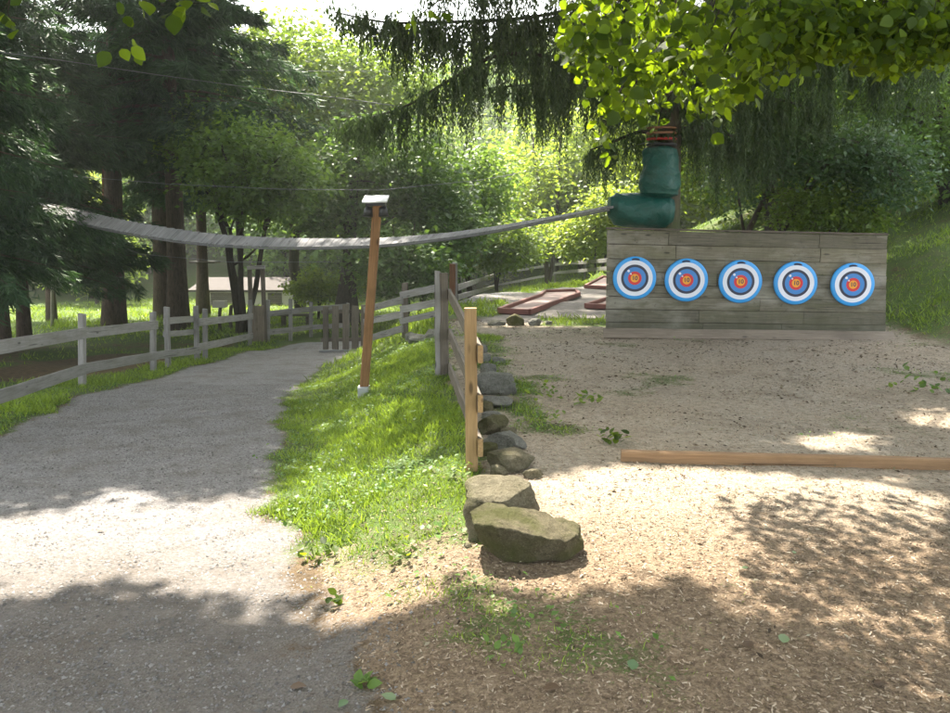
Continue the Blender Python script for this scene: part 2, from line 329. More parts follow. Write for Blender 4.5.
# ------------------------------------------------------------------ scattered ground cover
def tab(c): return np.array(c)
def scatter(n, x0, x1, y0, y1, power=1.0):
    """points denser near the viewer"""
    k = RNG.random(n)**power
    Y = y0 + (y1-y0)*k; X = x0 + (x1-x0)*RNG.random(n)
    return X, Y
def in_view(X, Y, m=140):
    u, v, d = project(np.stack([X, Y, zf(X, Y)], -1)); return (d > .3) & (u > -m) & (u < 950+m) & (v < 713+m)
def grass_patch():
    Cs = []; Ds = []; Ss = []; Ts = []
    for n, x0, x1, y0, y1, pw, sz in ((420000, -3.4, 1.2, 2.2, 12, 1.3, .055), (90000, -7.5, -4.0, 6, 20, 1.2, .085), (160000, -1.5, 8, 1.8, 14, 1.2, .04),
                                       (90000, -3.5, 7, 12, 28, 1.0, .13), (110000, 5.5, 15, 8, 22, 1.0, .085), (60000, -22, -5.5, 9, 30, 1.0, .12), (90000, -24, 10, 24, 52, 1.0, .2)):
        X, Y = scatter(n, x0, x1, y0, y1, pw)
        p, c, g, l = masks(X, Y)
        cl = sst(.5+.9*nz(X, Y, 2.1, 5))*.7+.3
        cl2 = sst(.55+1.0*(nz(X, Y, 6.3, 1.5)+.5*nz(X, Y, 13, .4)))
        pr = np.where(g > .6, g*cl*(.35+.65*cl2), g**2.2*1.1*cl*cl2)
        keep = (RNG.random(n) < pr) & in_view(X, Y); X = X[keep]; Y = Y[keep]
        Z = zf(X, Y); m = len(X)
        Cs.append(np.stack([X, Y, Z-.004], -1))
        s = sz*(.45+.9*RNG.random(m))*(.4+.6*sst(g[keep]*1.4-.2))*(.7+.5*sst(.5+nz(X, Y, 1.3, 3))); Ss.append(s)
        D = RNG.normal(size=(m, 3))*.55; D[:, 2] = np.abs(D[:, 2])*.5+.75; Ds.append(D)
        t = np.clip(.45+.28*RNG.normal(size=m)+.2*nz(X, Y, .9, 2), 0, 1)
        Ts.append(t)
    C = np.concatenate(Cs); D = np.concatenate(Ds); S = np.concatenate(Ss); T = np.concatenate(Ts)
    P = np.array([[0, .5, 0], [0, -.5, 0], [.6, .35, .0], [.6, -.35, 0], [1.0, 0, -.22]]); Tt = np.array([[0, 1, 3], [0, 3, 2], [2, 3, 4]])
    m = leaf_mat('grass_blade', (.075, .12, .022), (.23, .33, .05), .4, (1.9, 1.8, .8))
    me = leaf_mesh('grass', C, D, S, .13, T, (P, Tt)); o = link('grass', me, m); tag(o, 'short green grass on the bank and verges', kind='stuff')
    # clover-like low broad leaves in the turf
    n = 110000; X, Y = scatter(n, -6.6, 7, 2.0, 12, 1.2); p, c, g, l = masks(X, Y)
    keep = (RNG.random(n) < .75*g**2*sst(.45+nz(X, Y, 2.4, 6))) & in_view(X, Y); X = X[keep]; Y = Y[keep]; m_ = len(X)
    D = RNG.normal(size=(m_, 3)); D[:, 2] = .25+.2*RNG.random(m_)
    me = leaf_mesh('clover', np.stack([X, Y, zf(X, Y)+.01+.03*RNG.random(m_)], -1), D, .018+.03*RNG.random(m_)**2, .75, RNG.random(m_), T4, np.tile([0, 0, 1.], (m_, 1)))
    o = link('ground_cover_plants', me, leaf_mat('clover_leaf', (.05, .11, .02), (.13, .24, .045), .35)); tag(o, 'low broad-leaved clover among the grass', kind='stuff')
grass_patch()
def chips_and_stones():
    # wood chips, needles and dead leaf bits
    n = 300000; X, Y = scatter(n, -2, 7.5, 1.9, 12, 1.6); p, c, g, l = masks(X, Y)
    keep = (RNG.random(n) < np.clip(c*1.1, 0, 1)*(1-p)*(1-.7*(g > .6))) & in_view(X, Y, 60); X = X[keep]; Y = Y[keep]; m = len(X)
    D = RNG.normal(size=(m, 3)); D[:, 2] *= .16
    N_ = RNG.normal(size=(m, 3))*.35; N_[:, 2] = 1
    S = .006+.018*RNG.random(m)**2.2
    P = np.array([[-.5, .5, 0], [-.5, -.5, 0], [.5, .4, .02], [.5, -.45, 0]]); Tt = np.array([[0, 1, 3], [0, 3, 2]])
    nn = NT('wood_chip'); col = nn.ramp(nn.attr('tint'), [(0, (.11, .075, .05)), (.35, (.26, .19, .13)), (.7, (.38, .30, .22)), (1, (.43, .36, .28))]); mat = nn.finish(col, .85, None, .2)
    me = leaf_mesh('wood_chips', np.stack([X, Y, zf(X, Y)+.003+.006*RNG.random(m)], -1), D, S, .3, RNG.random(m)**np.where(Y < 4.6, 2.3, 1.2), (P, Tt), N_)  # chips near the viewer darkened along with the litter and painted shade
    tag(link('wood_chips', me, mat), 'pale and brown wood chips and needles covering the yard', kind='stuff')
    # crushed stone on the path
    n = 120000; X, Y = scatter(n, -6.5, .4, 1.9, 12, 1.6); p, c, g, l = masks(X, Y)
    keep = (RNG.random(n) < p*1.0) & in_view(X, Y, 60); X = X[keep]; Y = Y[keep]; m = len(X)
    S = .004+.008*RNG.random(m)**3
    O = np.array([[1, 0, 0], [-.5, .87, 0], [-.5, -.87, 0], [.1, .1, .75]]); a = RNG.random(m)*2*PI
    jit = 1+.35*RNG.normal(size=(m, 4, 3))
    O3 = O[None]*jit; ca, sa = np.cos(a)[:, None], np.sin(a)[:, None]
    V = np.stack([O3[..., 0]*ca-O3[..., 1]*sa, O3[..., 0]*sa+O3[..., 1]*ca, O3[..., 2]], -1)*S[:, None, None] + np.stack([X, Y, zf(X, Y)+.001], -1)[:, None]
    idx = (np.arange(m)[:, None, None]*4+np.array([[0, 1, 3], [1, 2, 3], [2, 0, 3]])[None]).ravel()
    nn = NT('crushed_stone'); col = nn.ramp(nn.attr('tint'), [(0, (.09, .084, .08)), (.6, (.19, .18, .176)), (1, (.29, .28, .27))]); mat = nn.finish(col, .85, None, .3)
    me = fast_mesh('path_gravel', V.reshape(-1, 3), m*3, 3, idx, {'tint': np.repeat(RNG.random(m), 4)})
    tag(link('path_gravel', me, mat), 'loose grey crushed stone on the path', kind='stuff')
chips_and_stones()
def debris():
    n = 26000; X, Y = scatter(n, -1, 9, 2.2, 13.5, .85); p, c, g, l = masks(X, Y); cl = sst(.5+nz(X, Y, 2.7, 2)+.5*nz(X, Y, 7, 5))
    keep = (RNG.random(n) < c*(1-p)*(.12+.88*cl)) & in_view(X, Y, 60); X = X[keep]; Y = Y[keep]; m = len(X); D = rv_(m); D[:, 2] *= .2; N_ = rv_(m)*.4; N_[:, 2] += 1
    nn = NT('litter'); col = nn.ramp(nn.attr('tint'), [(0, (.04, .028, .018)), (.6, (.11, .075, .045)), (.8, (.2, .17, .1)), (1, (.4, .36, .28))]); mat = nn.finish(col, .8, None, .2)
    tag(link('leaf_litter', leaf_mesh('leaf_litter', np.stack([X, Y, zf(X, Y)+.012], -1), D, .014+.034*RNG.random(m)**2*(.6+Y/12), .38, RNG.random(m), T4, N_), mat), 'dark bits of dead leaves and twigs lying over the yard', kind='stuff')
def rv_(n): return RNG.normal(size=(n, 3))
debris()
# ------------------------------------------------------------------ archery target wall
YB = 11.5
B0 = at(605.5, 331, YB); B1 = at(885, 335, YB-.12)
B0.z = float(zf(np.linspace(B0.x, B1.x, 30), np.full(30, YB-.15)).max())-.01; B1.z = B0.z-.03
T0 = at(607, 229.5, YB); T1 = at(886.5, 235.5, YB-.12)
wall_root = empty('target_wall', (B0+B1)/2, 'long weathered wall of horizontal planks behind the five round targets', 'wall')
dirw = (B1-B0); dirw.z = 0; WL = dirw.length; dirw.normalize(); nw = Vector((dirw.y, -dirw.x, 0))   # towards the viewer
def wp(s, h, out=0):                                    # point on the wall: s 0..1 across, h 0..1 up
    b = B0.lerp(B1, s); t = T0.lerp(T1, s); return b.lerp(t, h)+nw*out
hs = [0.0, .145, .265, .385, .495, .615, .735, .868, 1.0]
for i in range(8):
    mb = MB(); cuts = [0]
    while cuts[-1] < .8: cuts.append(cuts[-1]+random.uniform(.22, .62))
    cuts[-1] = 1
    h0, h1 = hs[i]+.002, hs[i+1]-.0035
    for a, b in zip(cuts[:-1], cuts[1:]):
        if b-a < .05: continue
        hm = (h0+h1)/2; Hh = (T0.z-B0.z)*(h1-h0)
        mb.board(wp(a+.0008, hm, random.uniform(0, .006)), wp(b-.0008, hm, random.uniform(0, .006)), Hh, .04, seg=5, warp=.002, tint=min(1, max(0, [.0, .25, .5, .6, .55, .75, .95, .4][i]+random.uniform(-.3, .3))))
    mb.build('plank', M_PLANK, wall_root)
mb = MB()
for h in (.145, .265, .385, .495, .735, .868): mb.board(wp(.01, h, -.027), wp(.99, h, -.027), .07, .01, seg=6, warp=0, tint=.1)
mb.build('backing_batten', M_DARKGREY, wall_root)
for s in (.03, .27, .5, .74, .97):
    mb = MB(); mb.board(wp(s, -.02, -.075), wp(s, .985, -.075), .09, .09, up=dirw, tint=.2); mb.build('back_post', M_DARKGREY, wall_root)
mb = MB(); mb.board(B0-dirw*.05+Vector((0, 0, .075))+nw*.13, B1+dirw*.07+Vector((0, 0, .07))+nw*.13, .19, .035, up=(0, .75, .66), seg=6, warp=.004, tint=.8)
mb.build('base_board', M_PLANK2, wall_root)
mb = MB(); mb.board(T0-dirw*.01+Vector((0, 0, .018)), T1+dirw*.01+Vector((0, 0, .018)), .03, .07, seg=8, warp=.003, tint=.3); mb.build('top_rail', M_DARKGREY, wall_root)
M_BLUE = plain('sky_blue_foam', (.04, .34, .80), .38, .5, .06); M_RBLUE = plain('mid_blue_print', (.04, .22, .58), .4, .5, .05)
M_WHITE = plain('pale_white_print', (.74, .77, .86), .42, .5, .06); M_NAVY = plain('navy_print', (.02, .025, .06), .4, .5, .05)
M_RED = plain('red_print', (.62, .025, .03), .4, .5, .05); M_YEL = plain('golden_yellow_print', (.85, .36, .02), .4, .5, .05)
def disc(mb, c, R0, R1, y0, y1, rnd=0.0, n=64):
    """ring between radii R0<R1, raised from out=y0 to y1, facing nw"""
    up = Vector((0, 0, 1)); prof = []
    if rnd: prof = [(R1-rnd, y0), (R1-rnd*.25, y0+rnd*.3), (R1, (y0+y1)/2), (R1-rnd*.25, y1-rnd*.3), (R1-rnd, y1)]
    else: prof = [(R1, y0), (R1, y1)]
    if R0 > 0: prof.append((R0, y1)); prof.append((R0, y0))
    vs = []; m = len(prof)
    for i in range(n):
        a = 2*PI*i/n
        for r, o in prof: vs.append(c+dirw*(r*math.cos(a))+up*(r*math.sin(a))+nw*o)
    fs = []
    for i in range(n):
        for j in range(m-1 if R0 <= 0 else m):
            jn = (j+1) % m; a = i*m+j; b = i*m+jn; c2 = ((i+1) % n)*m+jn; d = ((i+1) % n)*m+j
            fs.append((a, b, c2, d))
    if R0 <= 0:
        vs.append(c+nw*y1); k = len(vs)-1
        for i in range(n): fs.append((i*m+m-1, ((i+1) % n)*m+m-1, k))
        vs.append(c+nw*y0); k = len(vs)-1
        for i in range(n): fs.append((i*m, ((i+1) % n)*m, k))
    mb.add(vs, fs, [(0, 0, 0)]*len(vs))
def text_mesh(s, size, ext):
    cu = bpy.data.curves.new('txt', 'FONT'); cu.body = s; cu.size = size; cu.extrude = ext; cu.align_x = 'CENTER'; cu.align_y = 'CENTER'
    cu.offset = .002
    o = bpy.data.objects.new('tmp', cu); COL.objects.link(o); dg = bpy.context.evaluated_depsgraph_get()
    me = bpy.data.meshes.new_from_object(o.evaluated_get(dg)); bpy.data.objects.remove(o); return me
ten = text_mesh('10', .088, .001)
tlab = ['round blue archery target at the end of the wall nearest the green pad', 'round blue archery target second from the green pad end', 'round blue archery target in the middle of the five',
        'round blue archery target between the middle and the farthest right one', 'round blue archery target at the wall end nearest the grassy slope']
for i, (u, v, w, h) in enumerate([(633.5, 278, 42, 44), (685, 280, 42, 44), (738.5, 281.5, 42.5, 44), (793, 283, 43, 44), (849, 284.5, 44, 44.5)]):
    s = (u-606)/(885.5-606); P = at(u, v, YB-.12*s-.05); R = .325
    c = Vector((P.x, P.y, P.z)); base = B0.lerp(B1, s); c = base + Vector((0, 0, P.z-base.z)) + nw*.03
    t = empty('archery_target', c, tlab[i], 'archery target', 'archery targets on the plank wall')
    t.rotation_euler = (0, math.radians([2, -3, 0, 4, -2][i]), 0)
    mb = MB(); disc(mb, c, 0, R, 0, .05, .022); mb.build('foam_disc', M_BLUE, t, True)
    for k, (r0, r1, mt) in enumerate([(.205, .268, M_WHITE), (.166, .205, M_NAVY), (.101, .166, M_RBLUE), (.062, .101, M_RED)]):
        mb = MB(); disc(mb, c, r0, r1, .0495, .0515+.0006*k); mb.build('ring', mt, t)
    mb = MB(); disc(mb, c, 0, .062, .049, .0545); mb.build('bullseye', M_YEL, t)
    o = link('number', ten.copy(), M_NAVY, t); o.matrix_parent_inverse = Matrix.Identity(4)
    o.location = nw*.0558; o.rotation_euler = (PI/2, 0, math.atan2(dirw.y, dirw.x))
    mb = MB(); pts = []
    for k in range(7): a = -1+2*k/6; pts.append(c+Vector((0, 0, .287-.012*a*a))+dirw*(a*.06)+nw*.05)
    mb.tube(pts, [.008, .014, .015, .015, .015, .014, .008], 8); mb.build('handle_slot', M_NAVY, t, True)
    for (dx, dz, r) in ((-.098, .105, .019), (-.062, .062, .012), (-.145, .16, .008)):
        mb = MB(); disc(mb, c+dirw*dx+Vector((0, 0, dz)), 0, r, .0525, .0556, 0, 16); mb.build('printed_mark', M_WHITE, t)
# ------------------------------------------------------------------ timber on the ground
a = G(622, 462); b = G(952, 471); d = (b-a).normalized(); e = b+d*1.5
tb = empty('landscape_timber', (a+e)/2, 'long orange brown timber lying on the wood chips as shooting line', 'timber')
mb = MB(); mb.board(a+Vector((0, .04, .03)), e+Vector((0, .04, .03)), .085, .07, seg=16, warp=.002, tint=.5, ends=.004); mb.build('beam', M_TIMBER, tb)
# ------------------------------------------------------------------ fences
def posts_rails(root, posts, rails, pw=.09, pmat=M_GREY, rmat=M_GREY, pt=None, lean=None):
    """posts: (u, base_v, top_v); rails: (i, j, v_i, v_j, width, out)"""
    B = []
    for k, (u, bv, tv) in enumerate(posts):
        g = G(u, bv); top = at(u + (lean[k] if lean else 0), tv, g.y); B.append((g, top))
        mb = MB(); mb.board(g-Vector((0, 0, .15)), top, pw, (pt or pw), up=(1, 0, 0), seg=3, warp=.003, tint=random.uniform(.2, .8), ends=.02)
        mb.build('post', pmat, root)
    for (i, j, vi, vj, w, out) in rails:
        a = at(posts[i][0], vi, B[i][0].y); b = at(posts[j][0], vj, B[j][0].y)
        d = (b-a); d.z = 0; d.normalize(); n = Vector((d.y, -d.x, 0))
        if n.dot(Vector((0, 0, 0))-a) < 0: n = -n
        mb = MB(); mb.board(a+n*out-d*.05, b+n*out+d*.05, w, .03, seg=6, warp=.004, tint=random.uniform(.25, .9), ends=.01); mb.build('rail', rmat, root)
    return B
P = G(120, 378)
r = empty('roadside_fence', P, 'grey wooden fence of two wide rails along the side of the gravel path', 'fence')
posts_rails(r, [(-95, 448, 330), (82, 386, 314), (153, 371, 312), (168, 367, 307), (197, 361, 306), (205, 359, 309), (250, 345, 300)],
            [(0, 1, 362, 333, .17, .06), (0, 1, 425, 369, .17, .06), (1, 2, 333, 325, .16, .06), (1, 2, 368, 356, .16, .06), (2, 4, 355.5, 350, .15, .055),
             (3, 4, 321, 319, .13, -.06), (3, 4, 334, 332, .11, -.06), (4, 6, 322, 316.5, .16, .06), (4, 6, 347, 336, .16, .06)], .095, lean=[0, 0, 0, -1.5, -1, 0, 0])
r = empty('meadow_fence', G(290, 341), 'grey two rail fence between the portal frame and the slatted gate', 'fence')
posts_rails(r, [(268, 342, 300), (290.5, 341, 299), (311, 337, 302), (348, 336, 303)],
            [(0, 1, 313.5, 311, .16, .06), (1, 2, 311, 309, .16, .06), (2, 3, 309, 306, .16, .06), (0, 1, 332, 329.5, .16, .06), (1, 2, 329.5, 327, .15, .06), (2, 3, 327, 325, .15, .06)], .1)
r = empty('uphill_fence', G(405, 337), 'three rail wooden fence climbing the bank beside the slatted gate', 'fence')
posts_rails(r, [(368, 350, 306), (405, 338, 283), (437.5, 331, 276)],
            [(0, 1, 310, 299.5, .12, .06), (0, 1, 322, 313.5, .12, .06), (0, 1, 340, 328, .12, .06), (1, 2, 295.5, 287.5, .12, .06), (1, 2, 309.5, 302, .12, .06), (1, 2, 321.5, 312.5, .1, .06)], .1, M_DARKGREY, M_GREY)
r = empty('back_fence', G(500, 290), 'long grey two rail fence curving behind the mini golf lanes', 'fence')
posts_rails(r, [(455, 303, 263), (460.5, 300, 272), (496.5, 291, 264), (555, 283.5, 258), (585, 280, 260), (612, 277, 252)],
            [(0, 2, 287.5, 274, .15, .07), (0, 2, 297, 285.5, .14, .07), (2, 3, 274, 264.5, .15, .07), (2, 3, 285.5, 274, .14, .07), (3, 5, 264.5, 260, .15, .07), (3, 5, 273, 268, .14, .07)], .12)
# brown stump post with a splintered top in that fence corner
g = G(452.5, 304); mb = MB(); mb.board(g, at(452.5, 264, g.y), .14, .12, up=(1, 0, 0), seg=5, warp=.008, tint=.4, ends=.05)
o = mb.build('rotten_post', wood_mat('rusty_brown_wood', (.10, .045, .025), (.24, .12, .07))); tag(o, 'rusty brown splintered post at the corner of the back fence', 'post')
# fence beside the row of stones
r = empty('stone_row_fence', G(460, 430), 'three rail fence ending in a fresh yellow post beside the stones', 'fence')
p1 = G(472, 470); p1t = at(470.5, 308, p1.y); p2 = G(444.5, 376); p2t = at(443.5, 273, p2.y)
mb = MB(); mb.board(p1-Vector((0, 0, .1)), p1t, .082, .08, up=(1, 0, 0), seg=5, warp=.0015, tint=.75); o = mb.build('post', M_NEW, r); o['label'] = 'fresh yellow pine post'
mb = MB(); mb.board(p2-Vector((0, 0, .1)), p2t, .095, .09, up=(1, 0, 0), seg=5, warp=.004, tint=.5, ends=.02); mb.build('post', M_DARKGREY, r)
mb = MB(); q = p2+Vector((-.075, -.02, 0)); qt = at(437.5, 271, q.y); mb.board(q, qt, .06, .035, up=(1, 0, 0), seg=5, warp=.008, tint=.7, ends=.02); mb.build('splint_board', M_GREY, r)
for v1, v2, m in ((353.5, 294, M_NEW), (403, 333, M_NEW), (447, 368, M_NEW)):
    a = at(480, v1, p1.y-.05); b = at(449.5, v2, p2.y); mb = MB(); mb.board(a, b, .115, .032, seg=8, warp=.003, tint=.6); rl_ = mb.build('rail', M_DARKGREY, r)
    dd = (a-b).normalized(); mb = MB(); mb.board(a+dd*.003, a+dd*.035, .116, .033, seg=1, warp=0, tint=.9); mb.build('rail_end', M_NEW, rl_)
# concrete foot in front of the post
# ------------------------------------------------------------------ slatted gate, portal frame
g0 = G(321, 352); g1 = G(368, 352); yg = g0.y; g1 = at(368, 352, yg-.1)
gate = empty('slatted_gate', (g0+g1)/2, 'low gate of dark upright slats standing on a pale sill by the path', 'gate')
for u0, u1 in ((323, 328.7), (332, 338.8), (342.5, 349), (351.6, 358.6), (361, 366.5)):
    um = (u0+u1)/2; y = yg-.1*(um-321)/47
    mb = MB(); mb.board(at(um, 349.3, y), at(um, 305+random.uniform(-1, 1.5), y), (u1-u0)/F*y, .03, up=(1, 0, 0), tint=random.uniform(.2, .7), ends=.01); mb.build('slat', M_DARKGREY, gate)
for v in (312, 340):
    mb = MB(); mb.board(at(321, v, yg+.05), at(368, v-1, yg-.05), .09, .03, tint=.4); mb.build('cross_rail', M_DARKGREY, gate)
mb = MB(); mb.board(at(320, 351.5, yg-.03)+Vector((0, 0, 0)), at(370, 350.5, yg-.13), .07, .12, tint=.8); o = mb.build('sill', M_DECK, gate); o['label'] = 'pale threshold beam under the slats'
pf0 = G(252, 343); pf1 = at(264, 341, pf0.y); 
fr = empty('portal_frame', (pf0+pf1)/2, 'tall narrow wooden frame with boarded lower half beside the path', 'wooden frame')
yf = pf0.y
for u, ut, tv in ((252, 249.5, 268), (265.5, 262.5, 267)):
    mb = MB(); mb.board(at(u, 343, yf), at(ut, tv, yf), .11, .1, up=(1, 0, 0), tint=.5); mb.build('upright', M_DARKGREY, fr)
mb = MB(); mb.board(at(247.5, 268, yf-.06), at(265, 267, yf-.06), .1, .1, tint=.8); mb.build('lintel', M_GREY, fr)
for k in range(4):
    u = 254+k*3.1; mb = MB(); mb.board(at(u, 341.5, yf-.08), at(u-1, 306+random.uniform(-1, 1), yf-.08), .088, .025, up=(1, 0, 0), tint=.6+.1*k, ends=.01); mb.build('cladding_board', M_PLANK2, fr)
# ------------------------------------------------------------------ leaning lamp post
b = G(364, 395); t = at(377.5, 203, b.y-.12); 
lp = empty('lamp_post', b, 'leaning brown wooden post with a small roofed lamp on top on the bank', 'lamp post')
mb = MB(); mb.board(b+Vector((0, 0, .04)), t, .1, .095, up=(1, 0, 0), seg=8, warp=.002, tint=.6); mb.build('pole', M_BROWN, lp)
M_METAL = plain('galvanised_metal', (.42, .43, .45), .4, .5, .2, 20, .7); M_BLACK = plain('black_plastic', (.018, .018, .02), .45, .5)
mb = MB(); mb.box(b+Vector((0, 0, .03)), .13, .13, .16); mb.build('foot_bracket', M_METAL, lp)
M_ROOF = plain('pale_metal_sheet', (.72, .74, .76), .35, .5, .08)
mb = MB(); c = at(376, 199, b.y-.12); y=.0
mb.board(c+Vector((-.14, -.02, .0)), c+Vector((.14, -.02, .0)), .26, .018, up=(0, 1, .32), tint=.5); mb.build('sheet_roof', M_ROOF, lp)
mb = MB(); mb.box(c+Vector((0, .03, -.055)), .22, .2, .05); lbx = mb.build('lamp_box', M_BLACK, lp)
for sx in (-1, 1):
    mb = MB(); mb.tube([c+Vector((sx*.075, -.02, -.10)), c+Vector((sx*.085, -.03, -.13)), c+Vector((sx*.09, -.04, -.2))], [.045, .05, .058], 12); mb.build('spot_lamp', M_BLACK, lbx, True)
# ------------------------------------------------------------------ stones
def rock_mat(name, dark, light, moss=.3):
    n = NT(name); P = n.n('ShaderNodeNewGeometry'); p = P.outputs['Position']
    a = n.noise(p, 11, 9, .78, .2); f = n.noise(p, 95, 6, .75); m = n.noise(p, 4.5, 4, .6)
    col = n.ramp(a, [(.3, dark), (.7, light)]); col = n.mix(n.math('MULTIPLY', n.math('SUBTRACT', f, .52), 5, True), col, sc3(light, 1.35)); col = n.mix(n.math('MULTIPLY', n.math('SUBTRACT', n.noise(p, 34, 6, .75), .55), 6, True), col, sc3(dark, .6))
    nz_ = n.n('ShaderNodeSeparateXYZ'); n.t.links.new(P.outputs['Normal'], nz_.inputs[0])
    mf = n.math('MULTIPLY', n.math('SUBTRACT', m, .62-.25*moss), 5, True)
    col = n.mix(n.math('MULTIPLY', mf, moss), col, (.075, .08, .022))
    return n.finish(col, .9, n.bump(n.math('ADD', n.math('ADD', a, n.noise(p, 34, 6, .75)), n.math('MULTIPLY', f, .5)), 1.0, .03), .15)
M_ROCKY = rock_mat('mossy_tan_rock', (.10, .085, .052), (.27, .24, .165), .6); M_ROCKG = rock_mat('grey_green_rock', (.10, .10, .085), (.26, .255, .225), .4)
M_ROCKW = rock_mat('slanted_rock', (.065, .055, .033), (.20, .175, .11), .8)
def rock(name, label, c, sx, sy, sz, mat, seed, cuts=6, rz=0, group=None, tilt=None, rough=.1, box=0.0):
    rnd = random.Random(seed); bm = bmesh.new(); bmesh.ops.create_icosphere(bm, subdivisions=5, radius=1)
    if box:
        for v in bm.verts:
            m_ = max(abs(v.co.x), abs(v.co.y), abs(v.co.z)); v.co = v.co.lerp(v.co/m_, box)*.85
    pl = []
    for _ in range(cuts):
        n = Vector((rnd.gauss(0, 1), rnd.gauss(0, 1), rnd.gauss(0, .7))).normalized(); pl.append((n, rnd.uniform(.55, .82)))
    for v in bm.verts:
        for n, d in pl:
            k = v.co.dot(n)
            if k > d: v.co -= n*(k-d)*.92
    o3 = Vector((rnd.random()*20, rnd.random()*20, 0))
    for v in bm.verts:
        q = v.co*1.6+o3; v.co += v.co.normalized()*(rough*mnoise.noise(q)+rough*.45*mnoise.noise(q*3.1)+rough*.2*mnoise.noise(q*8))
    R = Matrix.Rotation(rz, 3, 'Z') @ (tilt or Matrix.Identity(3))
    for v in bm.verts: v.co = R @ Vector((v.co.x*sx, v.co.y*sy, v.co.z*sz))
    me = bpy.data.meshes.new(name); bm.to_mesh(me); bm.free(); o = link(name, me, mat, None, True); o.location = c
    try: me.set_sharp_from_angle(angle=math.radians(22))
    except Exception: pass
    return tag(o, label, 'rock', group)
c = G(503, 535); s = c.y/F; rock('boulder', 'squarish tan mossy boulder behind the slanted rock at the fence end', c+Vector((0, .12, .11)), 56*s, .2, 41*s, M_ROCKY, 5, 14, .1, rough=.09, box=.75)
c = G(527, 562)
bm = bmesh.new()                                       # the wedge: sloping pale top, dark undercut front
s = c.y/F
def wv(u, v, dy): p = at(u, v, c.y+dy); return p
prof = [(467, 512), (480, 503), (520, 506), (560, 521), (580, 527)]
front = [wv(474, 524, .0), wv(500, 526, -.06), wv(535, 537, -.08), wv(565, 541, -.05), wv(579, 534, 0.02)]
back = [wv(470, 511, .15), wv(485, 503, .24), wv(522, 506, .26), wv(556, 516, .25), wv(580, 524, .16)]
low = [wv(478, 541, .04), wv(498, 561, .0), wv(535, 562, -.03), wv(570, 560, 0), wv(584, 549, .05)]
lowb = [Vector((p.x, p.y+.22, p.z-.02)) for p in low]
V4 = [front, low, lowb, back]; vs = [p for rr in V4 for p in rr]; fs = []
for i in range(4):
    for j in range(4):
        a_ = i*5+j; b_ = ((i+1) % 4)*5+j; fs.append((a_, a_+1, b_+1, b_))
fs += [(0, 5, 10, 15), (19, 14, 9, 4)]
me = bpy.data.meshes.new('w'); me.from_pydata([p-c for p in vs], [], fs); bm.from_mesh(me); bmesh.ops.recalc_face_normals(bm, faces=bm.faces)
bmesh.ops.bevel(bm, geom=bm.edges[:]+bm.verts[:], offset=.005, segments=1, affect='EDGES')
bmesh.ops.triangulate(bm, faces=bm.faces)
bmesh.ops.subdivide_edges(bm, edges=bm.edges[:], cuts=5, use_grid_fill=True)
for v in bm.verts:
    q = v.co*9; k = mnoise.noise(q)*.010+mnoise.noise(q*2.7)*.007+mnoise.noise(q*7)*.005; v.co += Vector((k, k*.6, k))
me = bpy.data.meshes.new('slanted_rock'); bm.to_mesh(me); bm.free(); o = link('slanted_rock', me, M_ROCKW, None, True); o.location = c
me.set_sharp_from_angle(angle=math.radians(28))
tag(o, 'wedge shaped rock with pale sloping top and dark front at the fence end', 'rock')
stones = [(484, 385, 20, 14, M_ROCKW, 'brown stone squeezed between the small grey stone and the fence'), (501, 384, 22, 11, M_ROCKW, 'brown mossy stone on the yard side of the small grey stone'), (486, 412, 20, 12, M_ROCKW, 'mossy brown stone tight against the fence rails'),
          (510, 438, 20, 12, M_ROCKY, 'small tan stone on the yard side of the dark fronted stone'), (487, 457, 22, 16, M_ROCKW, 'brown stone behind the fresh yellow post foot'), (498, 478, 22, 13, M_ROCKY, 'tan stone wedged between the boulder and the post'), (512, 404, 16, 9, M_ROCKY, 'small tan stone beside the flat grey green stone'),
          (477, 345, 11, 9, M_ROCKW, 'tiny brown stone beyond the tiny grey stone'), (500, 364, 14, 9, M_ROCKG, 'small grey stone lying off the row toward the yard'),
          (498, 396, 42, 28, M_ROCKG, 'large smooth grey stone, farthest big one in the row by the fence'), (497, 408, 34, 13, M_ROCKG, 'flat grey green stone just before the large smooth grey one'),
          (493, 436, 33, 24, M_ROCKW, 'dark fronted tan stone halfway along the row by the fence'), (505, 452, 44, 21, M_ROCKG, 'long tilted grey stone second from the boulder in the row'),
          (513, 473, 50, 23, M_ROCKY, 'rounded tan stone next to the boulder in the row'), (488, 374, 17, 13, M_ROCKG, 'small grey stone beyond the large smooth grey stone'),
          (484, 364, 15, 12, M_ROCKG, 'small dark stone beside the second fence rail end'), (494, 421, 28, 9, M_ROCKG, 'thin flat stone between the grey and the dark fronted stone'),
          (482, 353, 12, 10, M_ROCKG, 'tiny grey stone at the far end of the stone row'), (534, 479, 20, 12, M_ROCKY, 'small pale stone touching the boulder on the yard side'),
          (515, 326, 20, 14, M_ROCKW, 'brown lumpy stone at the near corner of the golf lane'), (535, 326, 15, 9, M_ROCKG, 'small grey stone to the side of the brown lumpy stone'), (497, 326, 17, 8, M_ROCKG, 'low grey stone by the golf lane on the fence side'),
          (549, 325, 8, 5, M_ROCKG, 'tiny stone nearest the grass strip by the golf lane'),
          (418, 343, 26, 11, M_ROCKG, 'flat grey stone under the uphill fence rails'), (432, 339, 18, 12, M_ROCKG, 'grey stone under the fence beside the grey splint board'), (409, 341, 10, 11, M_ROCKG, 'small stone at the foot of the uphill fence post'),
          (491, 304, 13, 6, M_ROCKG, 'pale stone in the grass by the back fence'), (468, 548, 9, 4, M_ROCKY, 'small tan pebble at the foot of the boulder')]
